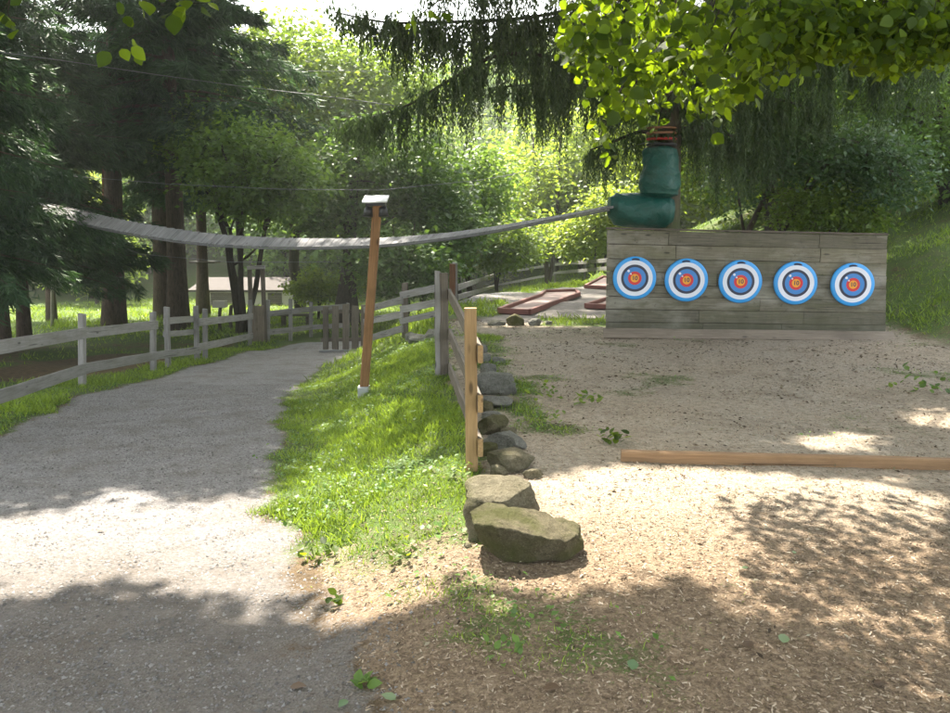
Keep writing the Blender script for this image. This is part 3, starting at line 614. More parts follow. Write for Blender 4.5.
for i, (u, v, w, h, m, lb) in enumerate(stones):
    c = G(u, v); s = c.y/F; hh = h*s*.62
    rock('stone', lb, c+Vector((0, w*s*.35, hh*.42)), w*s*.62, w*s*.45, hh, m, 30+i, 13, random.uniform(-.6, .6), 'stones in the row and around the fences', box=.55, rough=.09)
# ------------------------------------------------------------------ mini golf lanes
M_KERB = plain('faded_red_kerb', (.20, .085, .07), .7, .3, .3, 8); M_FELT = plain('pale_pink_lane', (.30, .225, .205), .85, .2, .15, 4)
def lane(label, pts):
    g = [G(u, v) for u, v in pts]; c = sum(g, Vector())/len(g); z = max(p.z for p in g)
    r = empty('mini_golf_lane', c, label, 'mini golf lane', 'mini golf lanes behind the fence')
    me = bpy.data.meshes.new('lane_surface'); me.from_pydata([p+Vector((0, 0, .02)) for p in g], [], [tuple(range(len(g)))]); 
    bm = bmesh.new(); bm.from_mesh(me); r_ = bmesh.ops.extrude_face_region(bm, geom=bm.faces[:]); bmesh.ops.translate(bm, vec=(0, 0, .03), verts=[x for x in r_['geom'] if isinstance(x, bmesh.types.BMVert)])
    bmesh.ops.recalc_face_normals(bm, faces=bm.faces); bm.to_mesh(me); bm.free(); link('lane_surface', me, M_FELT, r)
    for i in range(len(g)):
        a, b = g[i], g[(i+1) % len(g)]; mb = MB(); mb.board(a+Vector((0, 0, .07)), b+Vector((0, 0, .07)), .11, .08, seg=3, warp=.002); mb.build('kerb', M_KERB, r)
lane('long pink mini golf lane with red kerbs nearest the stones', [(499, 314), (529, 315.5), (579, 296.5), (576, 293), (545, 294), (541, 298), (527, 303)])
lane('short mini golf lane farthest back beside the target wall', [(585, 288.5), (612, 290), (625, 279), (603, 279)])
lane('mini golf lane mostly hidden behind the target wall edge', [(586, 309), (640, 311), (650, 302), (606, 302)])
# ------------------------------------------------------------------ plank bridge and pads
pts = [(22, 201, 17.1), (50, 208.5, 16.6), (75, 215, 16.3), (105, 222.5, 16), (150, 231, 15.6), (210, 239, 15.1), (270, 242.5, 14.6), (330, 243, 14.2), (385, 241.5, 13.8), (440, 236.5, 13.4), (490, 229.5, 13.0), (540, 220.5, 12.7), (580, 213, 12.4), (612, 206.5, 12.2)]
wid = [2, 6, 9, 9.5, 9.5, 9, 8.5, 8, 7, 6, 5, 4.2, 3.8, 3.6]
ctr = [at(u, v, Y) for u, v, Y in pts]
br = empty('plank_bridge', ctr[6], 'hanging bridge of silvery planks sagging across the path to the padded tree', 'hanging bridge')
def lerp_list(L, t): i = min(int(t), len(L)-2); return L[i]*(1-(t-i))+L[i+1]*(t-i)
def cen(t):
    i = min(int(t), len(ctr)-2); f = t-i; p0 = ctr[max(i-1, 0)]; p1 = ctr[i]; p2 = ctr[i+1]; p3 = ctr[min(i+2, len(ctr)-1)]
    return 0.5*((2*p1)+(p2-p0)*f+(2*p0-5*p1+4*p2-p3)*f*f+(3*p1-p0-3*p2+p3)*f**3)
mb = MB(); NP = 92; T = len(ctr)-1; sideA = []; sideB = []
for k in range(NP+1):
    t = T*k/NP; c = cen(t); d = (cen(min(t+.02, T))-cen(max(t-.02, 0))).normalized(); n = Vector((d.y, -d.x, 0)).normalized()
    if n.y > 0: n = -n
    h = lerp_list(wid, t)*c.y/F; W = .36; up = Vector((0, 0, 1))
    cross = (n*W - up*h).normalized(); Ln = math.hypot(W, h)
    sideA.append(c-cross*Ln/2); sideB.append(c+cross*Ln/2)
    if k < NP:
        sl = d*.03
        mb.board(c-cross*Ln/2-sl+d*.05, c+cross*Ln/2+sl+d*.05, (cen(min(t+T/NP, T))-c).length*.975, .03, up=d, seg=1, warp=.0005, tint=random.uniform(.35, .8))
mb.build('plank_deck', M_DECK, br)
M_CABLE = plain('steel_cable', (.12, .12, .125), .5, .5)
for S in (sideA, sideB):
    mb = MB(); mb.tube([p-Vector((0, 0, .03)) for p in S], .013, 6); mb.build('cable', M_CABLE, br, True)
# padded tree trunk position
TY = 12.45; tr = G(671, 325); TX = at(667, 300, TY).x
def cloth_mat(name, col):
    n = NT(name); p = n.n('ShaderNodeNewGeometry').outputs['Position']; f = n.noise(n.map(p, (1, 1, 1.6)), 7, 5, .6, 1.6); f2 = n.noise(p, 25, 4)
    c = n.mix(f, sc3(col, .7), sc3(col, 1.4)); d_ = n.noise(p, 3, 5, .7); c = n.mix(n.math('MULTIPLY', n.math('SUBTRACT', d_, .52), 3, True), c, (.03, .05, .035)); return n.finish(c, n.math('ADD', n.math('MULTIPLY', d_, .5), .22), n.bump(n.math('ADD', f, n.math('MULTIPLY', f2, .3)), .7, .03), .45)
M_TARP = cloth_mat('green_tarp', (.006, .075, .058))
def pad(name, label, centers, radii, squash=1.0, seed=1, fold=.05):
    rnd = random.Random(seed); n = len(centers); seg = 40; vs = []; fs = []; sub = 10
    P = []; R = []
    for i in range(n-1):
        for k in range(sub):
            f = k/sub; f2 = f*f*(3-2*f); P.append(centers[i].lerp(centers[i+1], f)); R.append(radii[i]*(1-f2)+radii[i+1]*f2)
    P.append(centers[-1]); R.append(radii[-1])
    d = (P[-1]-P[0]).normalized(); ref = Vector((0, 0, 1)) if abs(d.z) < .7 else Vector((0, 1, 0)); u = d.cross(ref).normalized(); w = u.cross(d)
    o3 = Vector((seed*3.1, 0, 0))
    for i, (p, r_) in enumerate(zip(P, R)):
        for j in range(seg):
            a = 2*PI*j/seg; dirv = u*math.cos(a)+w*math.sin(a)*squash; q = p+dirv*r_
            k = mnoise.noise(q*3.5+o3)*fold*1.5+mnoise.noise(q*9+o3)*fold*.35-abs(mnoise.noise(Vector((q.x*5, q.y*5, q.z*7+q.x*4))+o3))*fold*.6
            vs.append(q+dirv*k*min(1, r_*6))
    m = len(P)
    for i in range(m-1):
        for j in range(seg): a = i*seg+j; b = i*seg+(j+1) % seg; fs.append((a, b, b+seg, a+seg))
    fs.append(tuple(range(seg-1, -1, -1))); fs.append(tuple((m-1)*seg+j for j in range(seg)))
    me = bpy.data.meshes.new(name); me.from_pydata(vs, [], fs); o = link(name, me, M_TARP, None, True); return tag(o, label, 'safety pad')
def A(u, v, dy=0): return at(u, v, TY-.1+dy)
s = TY/F
padv = pad('trunk_pad', 'upright green padding wrapped round the trunk above the target wall', [A(657, 197), A(657.5, 194), A(658.5, 184), A(659.5, 174), A(660.5, 166), A(661, 157), A(661, 149.5), A(661, 147)],
    [.2, .29, .325, .31, .275, .27, .25, .16], 1, 3, .045)
padh = pad('bridge_end_pad', 'lying green padding tube at the tree end of the plank bridge', [A(607.5, 207), A(609, 207.5), A(616, 209), A(632, 211.5), A(650, 212), A(666, 211), A(672, 210)],
    [.05, .17, .25, .285, .275, .25, .2], 1, 8, .03)
M_STRAP = plain('red_strap', (.35, .03, .025), .6, .3); M_CORD = plain('brown_rope', (.25, .13, .07), .85, .2)
for v, w, m, lb in ((144.5, .05, M_BLACK, 'black strap round the trunk on top of the green padding'), (139, .045, M_STRAP, 'red strap round the trunk above the black one'), (133, .04, M_CORD, 'brown rope wound round the trunk above the red strap'), (128, .035, M_CORD, 'uppermost brown rope wound round the padded trunk'),):
    c = A(661.5, v); mb = MB(); ring = [c+Vector((math.cos(a)*.22, math.sin(a)*.22, .015*math.sin(a))) for a in np.linspace(0, 2*PI, 25)]
    mb.tube(ring, w*.5, 6); o = mb.build('strap' if m is not M_CORD else 'rope', m, None, True); tag(o, lb, 'strap')
# ------------------------------------------------------------------ vegetation
L_SPR = leaf_mat('spruce_needles', (.024, .052, .029), (.08, .15, .066), .25, (1.4, 1.6, .8), .6)
L_WEEP = leaf_mat('weeping_spruce_needles', (.026, .048, .022), (.085, .13, .05), .3, (1.5, 1.6, .7), .6)
L_DEC = leaf_mat('mid_green_leaf', (.05, .10, .026), (.14, .235, .055), .4)
L_DARK = leaf_mat('dark_green_leaf', (.04, .085, .026), (.105, .185, .05), .35)
L_LIGHT = leaf_mat('light_green_leaf', (.06, .11, .022), (.15, .22, .045), .45)
L_YEL = leaf_mat('yellow_green_leaf', (.09, .14, .03), (.2, .27, .06), .5)
L_LIME = leaf_mat('broad_lime_leaf', (.022, .045, .008), (.105, .17, .02), .5, (3.2, 2.8, .45), .5, .22)
L_BLUE = leaf_mat('cool_green_leaf', (.03, .065, .03), (.075, .14, .06), .3)
def rv(n, s=1.0): return RNG.normal(size=(n, 3))*s
def make_leaves(name, cent, per, crad, size, mat, parent, ratio=.6, tmpl=T4, flat=.6, droop=.35, tint_bias=None, jitter=.2, clear=False):
    n = len(cent); C = np.repeat(cent, per, 0); off = rv(n*per)*crad/1.6; off[:, 2] *= flat; C = C + off
    D = rv(n*per); D[:, 2] = D[:, 2]*.5 - droop; D += unit(off)*.6
    N_ = rv(n*per)*.6; N_[:, 2] += 1
    ct = RNG.random(n) if tint_bias is None else tint_bias
    t = np.clip(np.repeat(ct, per)*.55 + RNG.random(n*per)*.45, 0, 1)
    S = size*(.6+.8*RNG.random(n*per))
    if clear:
        kp = ~(shadow_lit(C, 0) & (RNG.random(len(C)) < .975)); C, D, N_, t, S = C[kp], D[kp], N_[kp], t[kp], S[kp]
    me = leaf_mesh(name, C, D, S, ratio, t, tmpl, N_); return link(name, me, mat, parent)
def ellip_points(n, crowns, shell=.5):
    """points in several lobes (centre, radii), biased to the outside"""
    w = np.array([r[0]*r[1]*r[2] for c, r in crowns]); w = w/w.sum(); out = []
    for (c, r), k in zip(crowns, w):
        m = max(3, int(n*k)); d = unit(rv(m)); rad = RNG.random(m)**(shell/1.5)
        rad *= 1+.18*np.sin(d[:, 0]*5+c[0])*np.cos(d[:, 2]*6+c[1])+.12*RNG.normal(size=m)
        out.append(np.array(c)+d*rad[:, None]*np.array(r))
    return np.concatenate(out)
def limb(mb, p0, p1, r0, r1, bend=.15, n=7, seg=7, sag=0):
    p0 = Vector(p0); p1 = Vector(p1); L = (p1-p0).length; o = Vector([random.uniform(-1, 1)*bend*L for _ in range(3)]); pts = []
    for i in range(n):
        k = i/(n-1); pts.append(p0.lerp(p1, k)+o*math.sin(PI*k)*(1-k*.4)+Vector((0, 0, -sag*L*math.sin(PI*k)))+Vector((random.uniform(-.01, .01),)*3)*L)
    mb.tube(pts, [r0+(r1-r0)*i/(n-1) for i in range(n)], seg, .06); return pts
def deciduous(name, label, cat, base, crowns, n_cl, per, crad, size, mat, stems=1, r=.15, group=None, bark=None, fork=.35, twigs=60, ratio=.6, flat=.6, tmpl=T4, lean=(0, 0), trunk_spread=.25, shell=.5):
    base = Vector(base); root = empty(name, base, label, cat, group)
    att = ellip_points(n_cl, crowns, shell); gzv = zf(att[:, 0], att[:, 1]); att = att[att[:, 2] > gzv+.15]
    mb = MB(); nodes = []; cc = Vector(np.mean([c for c, _ in crowns], 0)); top = max(c[2]+rr[2] for c, rr in crowns)
    for k in range(stems):
        a = 2*PI*k/stems+random.random(); b = base+Vector((math.cos(a), math.sin(a), 0))*(r*1.3 if stems > 1 else 0)-Vector((0, 0, .25))
        tgt = att[RNG.integers(len(att))]; tp = Vector((cc.x+(tgt[0]-cc.x)*trunk_spread*(2.2 if stems > 1 else 1)+lean[0], cc.y+(tgt[1]-cc.y)*trunk_spread*2+lean[1], base.z+(top-base.z)*.82))
        pts = limb(mb, b, tp, r, r*.3, .06, 9, 10); nodes += [(p, r*(1-.7*i/8)) for i, p in enumerate(pts) if i/8 > fork]
        for q in range(8):
            p, rr = nodes[random.randrange(max(0, len(nodes)-6), len(nodes))]; t = Vector(att[RNG.integers(len(att))])
            lp_ = limb(mb, p, p.lerp(t, .8), rr*.6, rr*.15, .12, 6, 6); nodes += [(x, rr*(.55-.07*i)) for i, x in enumerate(lp_) if i > 1]
    NP_ = np.array([p for p, _ in nodes])
    for j in RNG.choice(len(att), min(twigs, len(att)), replace=False):
        d = np.linalg.norm(NP_-att[j], axis=1); i = int(np.argmin(d)); p, rr = nodes[i]
        limb(mb, p, att[j], max(.012, rr*.45), .006, .12, 5, 5)
    mb.build('trunk', bark or M_BARKD, root, True)
    make_leaves('crown', att, per, crad, size, mat, root, ratio, tmpl, flat, tint_bias=np.clip(.5+.35*nz(att[:, 0], att[:, 2], 1.1)+.2*RNG.normal(size=len(att)), 0, 1))
    return root
def spruce(label, base, h, r, z0, L0, n_br, per_m, mat, size=.3, lean=(0, 0), hang=.3, seg=10, group='spruces beyond the roadside fence', bark=None, azim=None, name='spruce_tree', dens=1.0):
    base = Vector(base); root = empty(name, base, label, 'tree', group); mb = MB()
    tp = [base+Vector((lean[0]*k, lean[1]*k, h*k-.3*(k == 0))) for k in np.linspace(0, 1, 12)]
    mb.tube(tp, [r*(1.25 if i == 0 else 1)*(1-.9*i/11)+.01 for i in range(12)], 14, .05); bm2 = mb
    C = []; D = []; S = []
    for b in range(n_br):
        k = (b+RNG.random())/n_br; z = z0+(h-z0)*k**1.15; L = L0*(1-(z-z0)/(h-z0)*.92)*RNG.uniform(.7, 1.1)
        a = RNG.uniform(*azim) if azim else RNG.random()*2*PI
        p = base+Vector((lean[0]*z/h, lean[1]*z/h, z)); d = np.array([math.cos(a), math.sin(a), 0]); q = np.array([-d[1], d[0], 0])
        dr = RNG.uniform(.25, .5); bp = lambda s: np.array(p)[None]+s[:, None]*L*d[None]+np.array([0, 0, 1.0])[None]*(L*(.1*s-dr*s*s+.12*s**4))[:, None]
        m = max(6, int(L*per_m*dens)); s = RNG.random(m)**.75; c = bp(s)
        if z < 9 or b % 2: bm2.tube([Vector(x) for x in bp(np.linspace(0, .95, 5))], [.035*L/3+.006, .028*L/3+.005, .02, .012, .006], 5, 0, False)
        lat = RNG.normal(size=m)*L*.14*(1.15-s); c = c+q[None]*lat[:, None]+rv(m, .04)
        c[:, 2] -= np.abs(lat)*.35 + RNG.random(m)*hang
        C.append(c); dd = d[None]*(.5+RNG.random(m)[:, None]*.5)+q[None]*np.sign(lat)[:, None]*.7+np.array([0, 0, -1.0])*(.35+RNG.random(m)[:, None]*(hang*2.2)); D.append(dd+rv(m, .15)); S.append(size*(.55+.8*RNG.random(m)))
    mb.build('trunk', bark or M_BARK, root, True)
    C = np.concatenate(C); D = np.concatenate(D); S = np.concatenate(S); n = len(C)
    t = np.clip(.45+.3*nz(C[:, 0], C[:, 2], 1.7)+.22*RNG.normal(size=n), 0, 1)
    # every spray: a fan of three narrow needle-clad twigs
    D = unit(D); C3 = np.repeat(C, 4, 0)+rv(n*4, .03); D3 = np.repeat(D, 4, 0)+rv(n*4, .28); S3 = np.repeat(S, 4)*RNG.uniform(.5, 1.0, n*4)
    link('crown', leaf_mesh('crown', C3, D3, S3, .11, np.repeat(t, 4), T4, rv(n*4)), mat, root)
    return root
# spruces on the forest floor beyond the left fence
def T(u, v): return G(u, v)
SP = [('thick leaning spruce trunk standing in the open beyond the roadside fence', (114, 326), .36*22/21, 19, 6.0, 3.8, (.6, .3), 62),
      ('dark spruce at the picture edge behind the fence rails', (5, 352), .22, 15, 2.4, 3.6, (0, 0), 80),
      ('spruce with a dark straight trunk just inside the edge beyond the fence', (25, 346), .26, 16, 2.6, 3.6, (0, 0), 80),
      ('slim dark spruce between the edge trunks and the leaning one', (52, 322), .24, 15, 3.4, 3.4, (0, 0), 60),
      ('spruce trunk third from the portal frame, before the meadow', (177, 317), .28, 15, 5.0, 3.6, (.1, 0), 60),
      ('spruce carrying a small wooden platform nearest the portal frame', (203, 313), .33, 16, 5.4, 3.8, (.25, 0), 62)]
for i, (lb, uv, r, h, z0, L0, ln, nb) in enumerate(SP):
    b = T(*uv); r = [10.5, 6, 6, 4.5, 5, 6][i]/F*b.y; spruce(lb, b, h, r, z0, L0, nb, 60, L_SPR, .34, ln)
spruce('near dark spruce whose low boughs hang over the fence at the edge', Vector((-11.3, 15.2, gz(-11.3, 15.2))), 15, .28, 2.3, 3.8, 120, 110, L_SPR, .28, (0, 0), .35)
spruce('tall spruce behind the edge trunks, darkest of the dense boughs', Vector((-13.5, 21, gz(-13.5, 21))), 19, .32, 2.5, 4.8, 95, 60, L_SPR, .4)
spruce('broad spruce whose boughs fill the upper corner over the hanging bridge', Vector((-10.6, 27, gz(-10.6, 27))), 21, .35, 7.0, 6.0, 110, 60, L_SPR, .45)
spruce('spruce with boughs reaching towards the sky gap above the deciduous trees', Vector((-13.2, 32, gz(-13.2, 32))), 20, .35, 8.0, 6.0, 80, 50, L_SPR, .5)
# slim bare poles and rope course pieces beyond the fence
M_PALE = bark_mat('pale_stem', (.30, .27, .22), (.5, .47, .4)); M_RED = bark_mat('reddish_stem', (.14, .07, .045), (.25, .13, .09))
for lb, u, v0, v1, Y, r, m in (('pale upright pole above the end of the plank bridge', 53, 345, 186, 27.2, .06, M_PALE), ('reddish slim trunk beside the leaning spruce', 105.5, 316, 190, 29, .11, M_RED),
                               ('pale slim trunk between the reddish one and the leaning spruce', 110.5, 317, 185, 28, .09, M_PALE)):
    p = at(u, v0, Y); p.z = gz(p.x, p.y)-.1; q = at(u+1, v1, Y); q.z += 3 if m is not M_PALE or Y > 20 else 0
    mb = MB(); mb.tube([p, p.lerp(q, .4)+Vector((.04, 0, 0)), q], [r, r*.9, r*.8], 10, .04); o = mb.build('bare_trunk', m, None, True); tag(o, lb, 'trunk')
b = T(203, 313); pl = at(205, 262, b.y-.2); mb = MB(); mb.box(pl, 1.15, .8, .07)
o = mb.build('tree_platform', M_DARKGREY); tag(o, 'small wooden platform fixed round the spruce trunk above the fence', 'platform')
q = at(109, 266, 28.4); mb = MB(); mb.box(q, .9, .8, .06); o = mb.build('tree_platform', M_DARKGREY); tag(o, 'grey platform on the slim trunks beside the leaning spruce', 'platform')
q = at(104.5, 247, 28.6); rock('hanging_bag', 'turquoise bag hanging by the slim reddish trunk', q, .1, .1, .3, plain('turquoise_cloth', (.02, .35, .38), .6), 3, 0, rough=.1)['category'] = 'bag'
# multi-stemmed and leafy trees past the portal frame
def TB(u, Y):
    x = at(u, 250, Y).x; return Vector((x, Y, gz(x, Y)))
def crown(u, v, Y, ru, rv_, ry=None): p = at(u, v, Y); return (tuple(p), (ru/F*Y, ry or ru/F*Y, rv_/F*Y))
deciduous('leafy_tree', 'many stemmed tree with dark bare stems behind the portal frame', 'tree', T(243, 332), [crown(250, 170, 23.5, 62, 50), crown(205, 140, 24.5, 40, 40), crown(290, 185, 23, 42, 32)], 520, 26, .42, .17, L_DEC, 6, .1, fork=.25, twigs=150, trunk_spread=.5)
deciduous('leafy_tree', 'dark leafy tree with two trunks behind the slatted gate', 'tree', TB(346, 27), [crown(372, 165, 28, 72, 45), crown(330, 215, 27, 45, 32), crown(425, 195, 28, 50, 40)], 620, 26, .5, .2, L_DARK, 2, .24, fork=.3, twigs=130)
deciduous('leafy_tree', 'large round pale green tree rising behind to the sky gap', 'tree', TB(300, 37), [crown(300, 95, 36, 90, 66), crown(235, 100, 37, 60, 60), crown(385, 92, 38, 66, 56), crown(320, 180, 37, 90, 45)], 1500, 26, .75, .27, L_LIGHT, 1, .3, twigs=80)
deciduous('dark_shrub', 'dark leafy bush mass behind the uphill fence', 'shrub', TB(408, 25), [crown(405, 262, 25, 55, 34), crown(450, 235, 27, 36, 32)], 420, 26, .42, .18, L_DARK, 3, .08)
deciduous('leafy_tree', 'dark green tree beyond the back fence corner', 'tree', TB(468, 31), [crown(470, 195, 32, 45, 50), crown(450, 240, 31, 40, 32)], 420, 24, .5, .22, L_DEC, 2, .14)
deciduous('leafy_tree', 'sunlit yellow green tree beyond the middle of the back fence', 'tree', TB(548, 38), [crown(545, 195, 40, 50, 48), crown(520, 235, 36, 40, 24), crown(590, 165, 40, 40, 60)], 620, 24, .6, .25, L_YEL, 2, .14)
deciduous('shrub', 'pale green shrub just behind the back fence beside the wall', 'shrub', TB(590, 31), [crown(585, 235, 31, 34, 26), crown(615, 215, 31, 34, 40)], 300, 26, .4, .17, L_YEL, 3, .05)
deciduous('shrub', 'low green shrub behind the back fence under the dark tree', 'shrub', TB(498, 29.5), [crown(500, 248, 30, 40, 20)], 240, 24, .4, .17, L_LIGHT, 3, .05)
deciduous('shrub', 'small yellowish shrub at the meadow end seen past the gate', 'shrub', TB(318, 31), [crown(312, 288, 31, 22, 16), crown(345, 285, 31, 16, 14)], 160, 24, .35, .16, L_YEL, 3, .04)
# right-hand woods behind the target wall
deciduous('leafy_tree', 'bluish green leafy tree spreading behind the target wall', 'tree', Vector((5.2, 15.8, gz(5.2, 15.8))), [crown(800, 150, 14.6, 75, 32), crown(870, 170, 14.8, 60, 38), crown(745, 165, 15, 30, 40)], 620, 22, .28, .1, L_BLUE, 2, .1, twigs=110, flat=.5)
deciduous('shrub', 'bright leafy shrub directly behind the target wall', 'shrub', Vector((5.6, 14.6, gz(5.6, 14.6))), [crown(815, 210, 14.8, 44, 24), crown(855, 218, 15, 34, 18)], 260, 22, .22, .09, L_LIGHT, 4, .025, twigs=50)
deciduous('leafy_tree', 'leafy tree at the picture edge above the grassy slope', 'tree', Vector((10.8, 17.5, gz(10.8, 17.5))), [crown(930, 120, 17, 60, 60), crown(900, 60, 17.5, 70, 50), crown(960, 170, 17, 50, 40)], 560, 22, .38, .13, L_DEC, 2, .13, twigs=90)
deciduous('shrub', 'sunlit bushes growing on the grassy slope beside the wall', 'shrub', Vector((10.5, 20.5, gz(10.5, 20.5))), [crown(905, 205, 20, 62, 24), crown(950, 225, 19, 45, 24), crown(840, 195, 22, 60, 28)], 520, 24, .35, .13, L_LIGHT, 5, .03)
deciduous('leafy_tree', 'tall tree in deep shade between the spruce and the edge tree', 'tree', Vector((8.6, 22, gz(8.6, 22))), [crown(790, 60, 21, 90, 70), crown(730, 150, 22, 50, 50)], 560, 22, .5, .18, L_DEC, 1, .2)
deciduous('leafy_tree', 'yellow green tree glimpsed behind the weeping spruce curtain', 'tree', Vector((6.5, 27, gz(6.5, 27))), [crown(710, 150, 26, 80, 60), crown(640, 120, 27, 40, 60)], 460, 22, .5, .2, L_YEL, 1, .16)
# rows of trees on the hillside; three kinds, copied
def copy_tree(o, loc, rz, sc_, label):
    c = o.copy(); COL.objects.link(c); c.location = loc; c.rotation_euler = (0, 0, rz); c.scale = (sc_,)*3; c['label'] = label
    for ch in list(o.children):
        d = ch.copy(); COL.objects.link(d); d.parent = c; d.matrix_parent_inverse = ch.matrix_parent_inverse.copy()
    return c
hb = [(-24, 56), (6, 58), (22, 52)]
HL = ['mid green round tree on the wooded hillside', 'pale green round tree on the wooded hillside', 'yellow green bushy tree on the wooded hillside']
protos = []
for k, (x, y) in enumerate(hb):
    z = gz(x, y); protos.append(deciduous('hillside_tree', HL[k], 'tree', Vector((x, y, z)), [((x, y, z+5.5), (3.6, 3.6, 3.6)), ((x+1.2, y, z+3.6), (3.0, 3.0, 2.4)), ((x-1.3, y-.5, z+4.2), (2.8, 3, 2.6))], 330, 22, .75, .34, [L_DEC, L_LIGHT, L_YEL][k], 1, .2, 'trees on the wooded hillside', twigs=20))
spots = []
for y in (46, 51, 56, 63, 71, 81, 93):
    x = -y*.75
    while x < y*.8:
        spots.append((x+random.uniform(-1.2, 1.2), y+random.uniform(-2.5, 2.5))); x += 5.2+y*.02
for x, y in spots:
    if y < 49 and x < 4: continue                       # the meadow stays open
    u, v, d = project(np.array([[x, y, zf(x, y)]]))
    k = random.choices([0, 1, 2], [4, 4, 2 if x < 0 else 4])[0]
    copy_tree(protos[k], Vector((x, y, gz(x, y)-.1)), random.random()*6.28, random.uniform(.85, 1.35), HL[k])
for i, (x, y) in enumerate([(12, 30), (17, 27), (20, 34), (15, 38), (10, 40), (24, 28), (6, 44), (13, 24), (19, 21), (-27, 38), (-22, 44), (-31, 30), (-36, 42)]):
    k = i % 3; copy_tree(protos[k], Vector((x, y, gz(x, y)-.1)), random.random()*6.28, random.uniform(.7, 1.0), ['mid green round tree in the woods behind the slope', 'pale green round tree in the woods behind the slope', 'yellow green bushy tree in the woods behind the slope'][k] if x > 0 else ['mid green round tree at the far side of the meadow', 'pale green round tree at the far side of the meadow', 'yellow green bushy tree at the far side of the meadow'][k])
# ------------------------------------------------------------------ sun
EL = math.radians(57); AZ = math.radians(-22)           # ahead, a little to the left
SD = np.array([math.sin(AZ)*math.cos(EL), math.cos(AZ)*math.cos(EL), math.sin(EL)])
LIT = [[(-40, 520), (60, 512), (140, 517), (215, 503), (290, 490), (310, 470), (400, 478), (455, 455), (475, 470), (545, 480), (575, 505), (545, 548), (440, 560), (445, 600), (395, 612), (330, 640), (300, 600), (240, 585), (180, 600), (110, 575), (60, 600), (-40, 610)],
       [(545, 484), (585, 470), (620, 464), (760, 472), (880, 482), (960, 500), (960, 536), (880, 540), (850, 552), (900, 582), (905, 606), (850, 602), (780, 590), (700, 584), (650, 562), (600, 548), (570, 520)],
       [(500, 572), (560, 556), (640, 566), (630, 590), (560, 604), (500, 600)], [(790, 442), (830, 432), (885, 436), (880, 449), (820, 453)], [(905, 420), (930, 410), (980, 416), (980, 430), (930, 428)],
       [(100, 492), (130, 488), (158, 496), (130, 503)], [(885, 588), (960, 596), (960, 612), (900, 606)], [(760, 598), (800, 604), (790, 614), (760, 608)], [(480, 600), (540, 612), (520, 628), (480, 620)],
       [(180, 612), (260, 618), (250, 628), (180, 624)]]
def inpoly(x, y, poly):
    r = np.zeros(x.shape, bool); n = len(poly)
    for i in range(n):
        x0, y0 = poly[i]; x1, y1 = poly[(i+1) % n]
        c = ((y0 > y) != (y1 > y)); xi = x0+(y-y0)*(x1-x0)/((y1-y0) if y1 != y0 else 1e-9); r ^= c & (x < xi)
    return r
def shadow_lit(P, marg=.2):
    """True where a thing at P would shade the sunlit clearings"""
    g = P-SD[None]*((P[:, 2]-zf(P[:, 0], P[:, 1]))/SD[2])[:, None]; g = P-SD[None]*((P[:, 2]-zf(g[:, 0], g[:, 1]))/SD[2])[:, None]; out = np.zeros(len(P), bool)
    for dx, dy in ([(0, 0)] if not marg else [(0, 0)]+[(marg*math.cos(a_), marg*math.sin(a_)) for a_ in np.linspace(0, 2*PI, 9)[:8]]):
        x = g[:, 0]+dx; y = g[:, 1]+dy; u, v, d = project(np.stack([x, y, zf(x, y)], -1))
        for p in LIT: out |= inpoly(u, v, p) & (d > .6)
    return out
# ------------------------------------------------------------------ weeping spruce (padded trunk)
def strands(starts, lens, mat, parent, name='hanging_sprays', w=.06, gap=.028):
    C = []; D = []; S = []; T_ = []
    for lo in range(0, len(starts), 2000):
        st = starts[lo:lo+2000]; ln = lens[lo:lo+2000]
        k = np.maximum((ln/gap).astype(int), 3); tot = k.sum(); idx = np.repeat(np.arange(len(st)), k)
        f = (np.arange(tot)-np.repeat(np.cumsum(k)-k, k))/np.repeat(k, k)
        sway = rv(len(st), .07)[idx]*f[:, None]; c = st[idx]+sway+rv(tot, .012); c[:, 2] = st[idx, 2]-f*ln[idx]
        d = rv(tot, .42); d[:, 2] = -1; C.append(c); D.append(d); S.append(w*(1.2-.6*f)*RNG.uniform(1.0, 2.0, tot)); T_.append(np.clip(RNG.random(len(st))[idx]*.6+.4*RNG.random(tot), 0, 1))
    return link(name, leaf_mesh(name, np.concatenate(C), np.concatenate(D), np.concatenate(S), .3, np.concatenate(T_), T4), mat, parent)
wr = empty('weeping_spruce', Vector((TX, TY, gz(TX, TY))), 'tall weeping spruce with padded trunk and long curtains of drooping twigs', 'tree')
mb = MB(); zt = gz(TX, TY); tp = [Vector((TX+.0*k, TY+.12, zt-.3+14*k)) for k in np.linspace(0, 1, 18)]
mb.tube(tp, [.3, .24]+[.215*(1-.75*i/16) for i in range(16)], 20, .06); mb.build('trunk', M_BARKM, wr, True)
mb = MB(); ST = []; LN = []
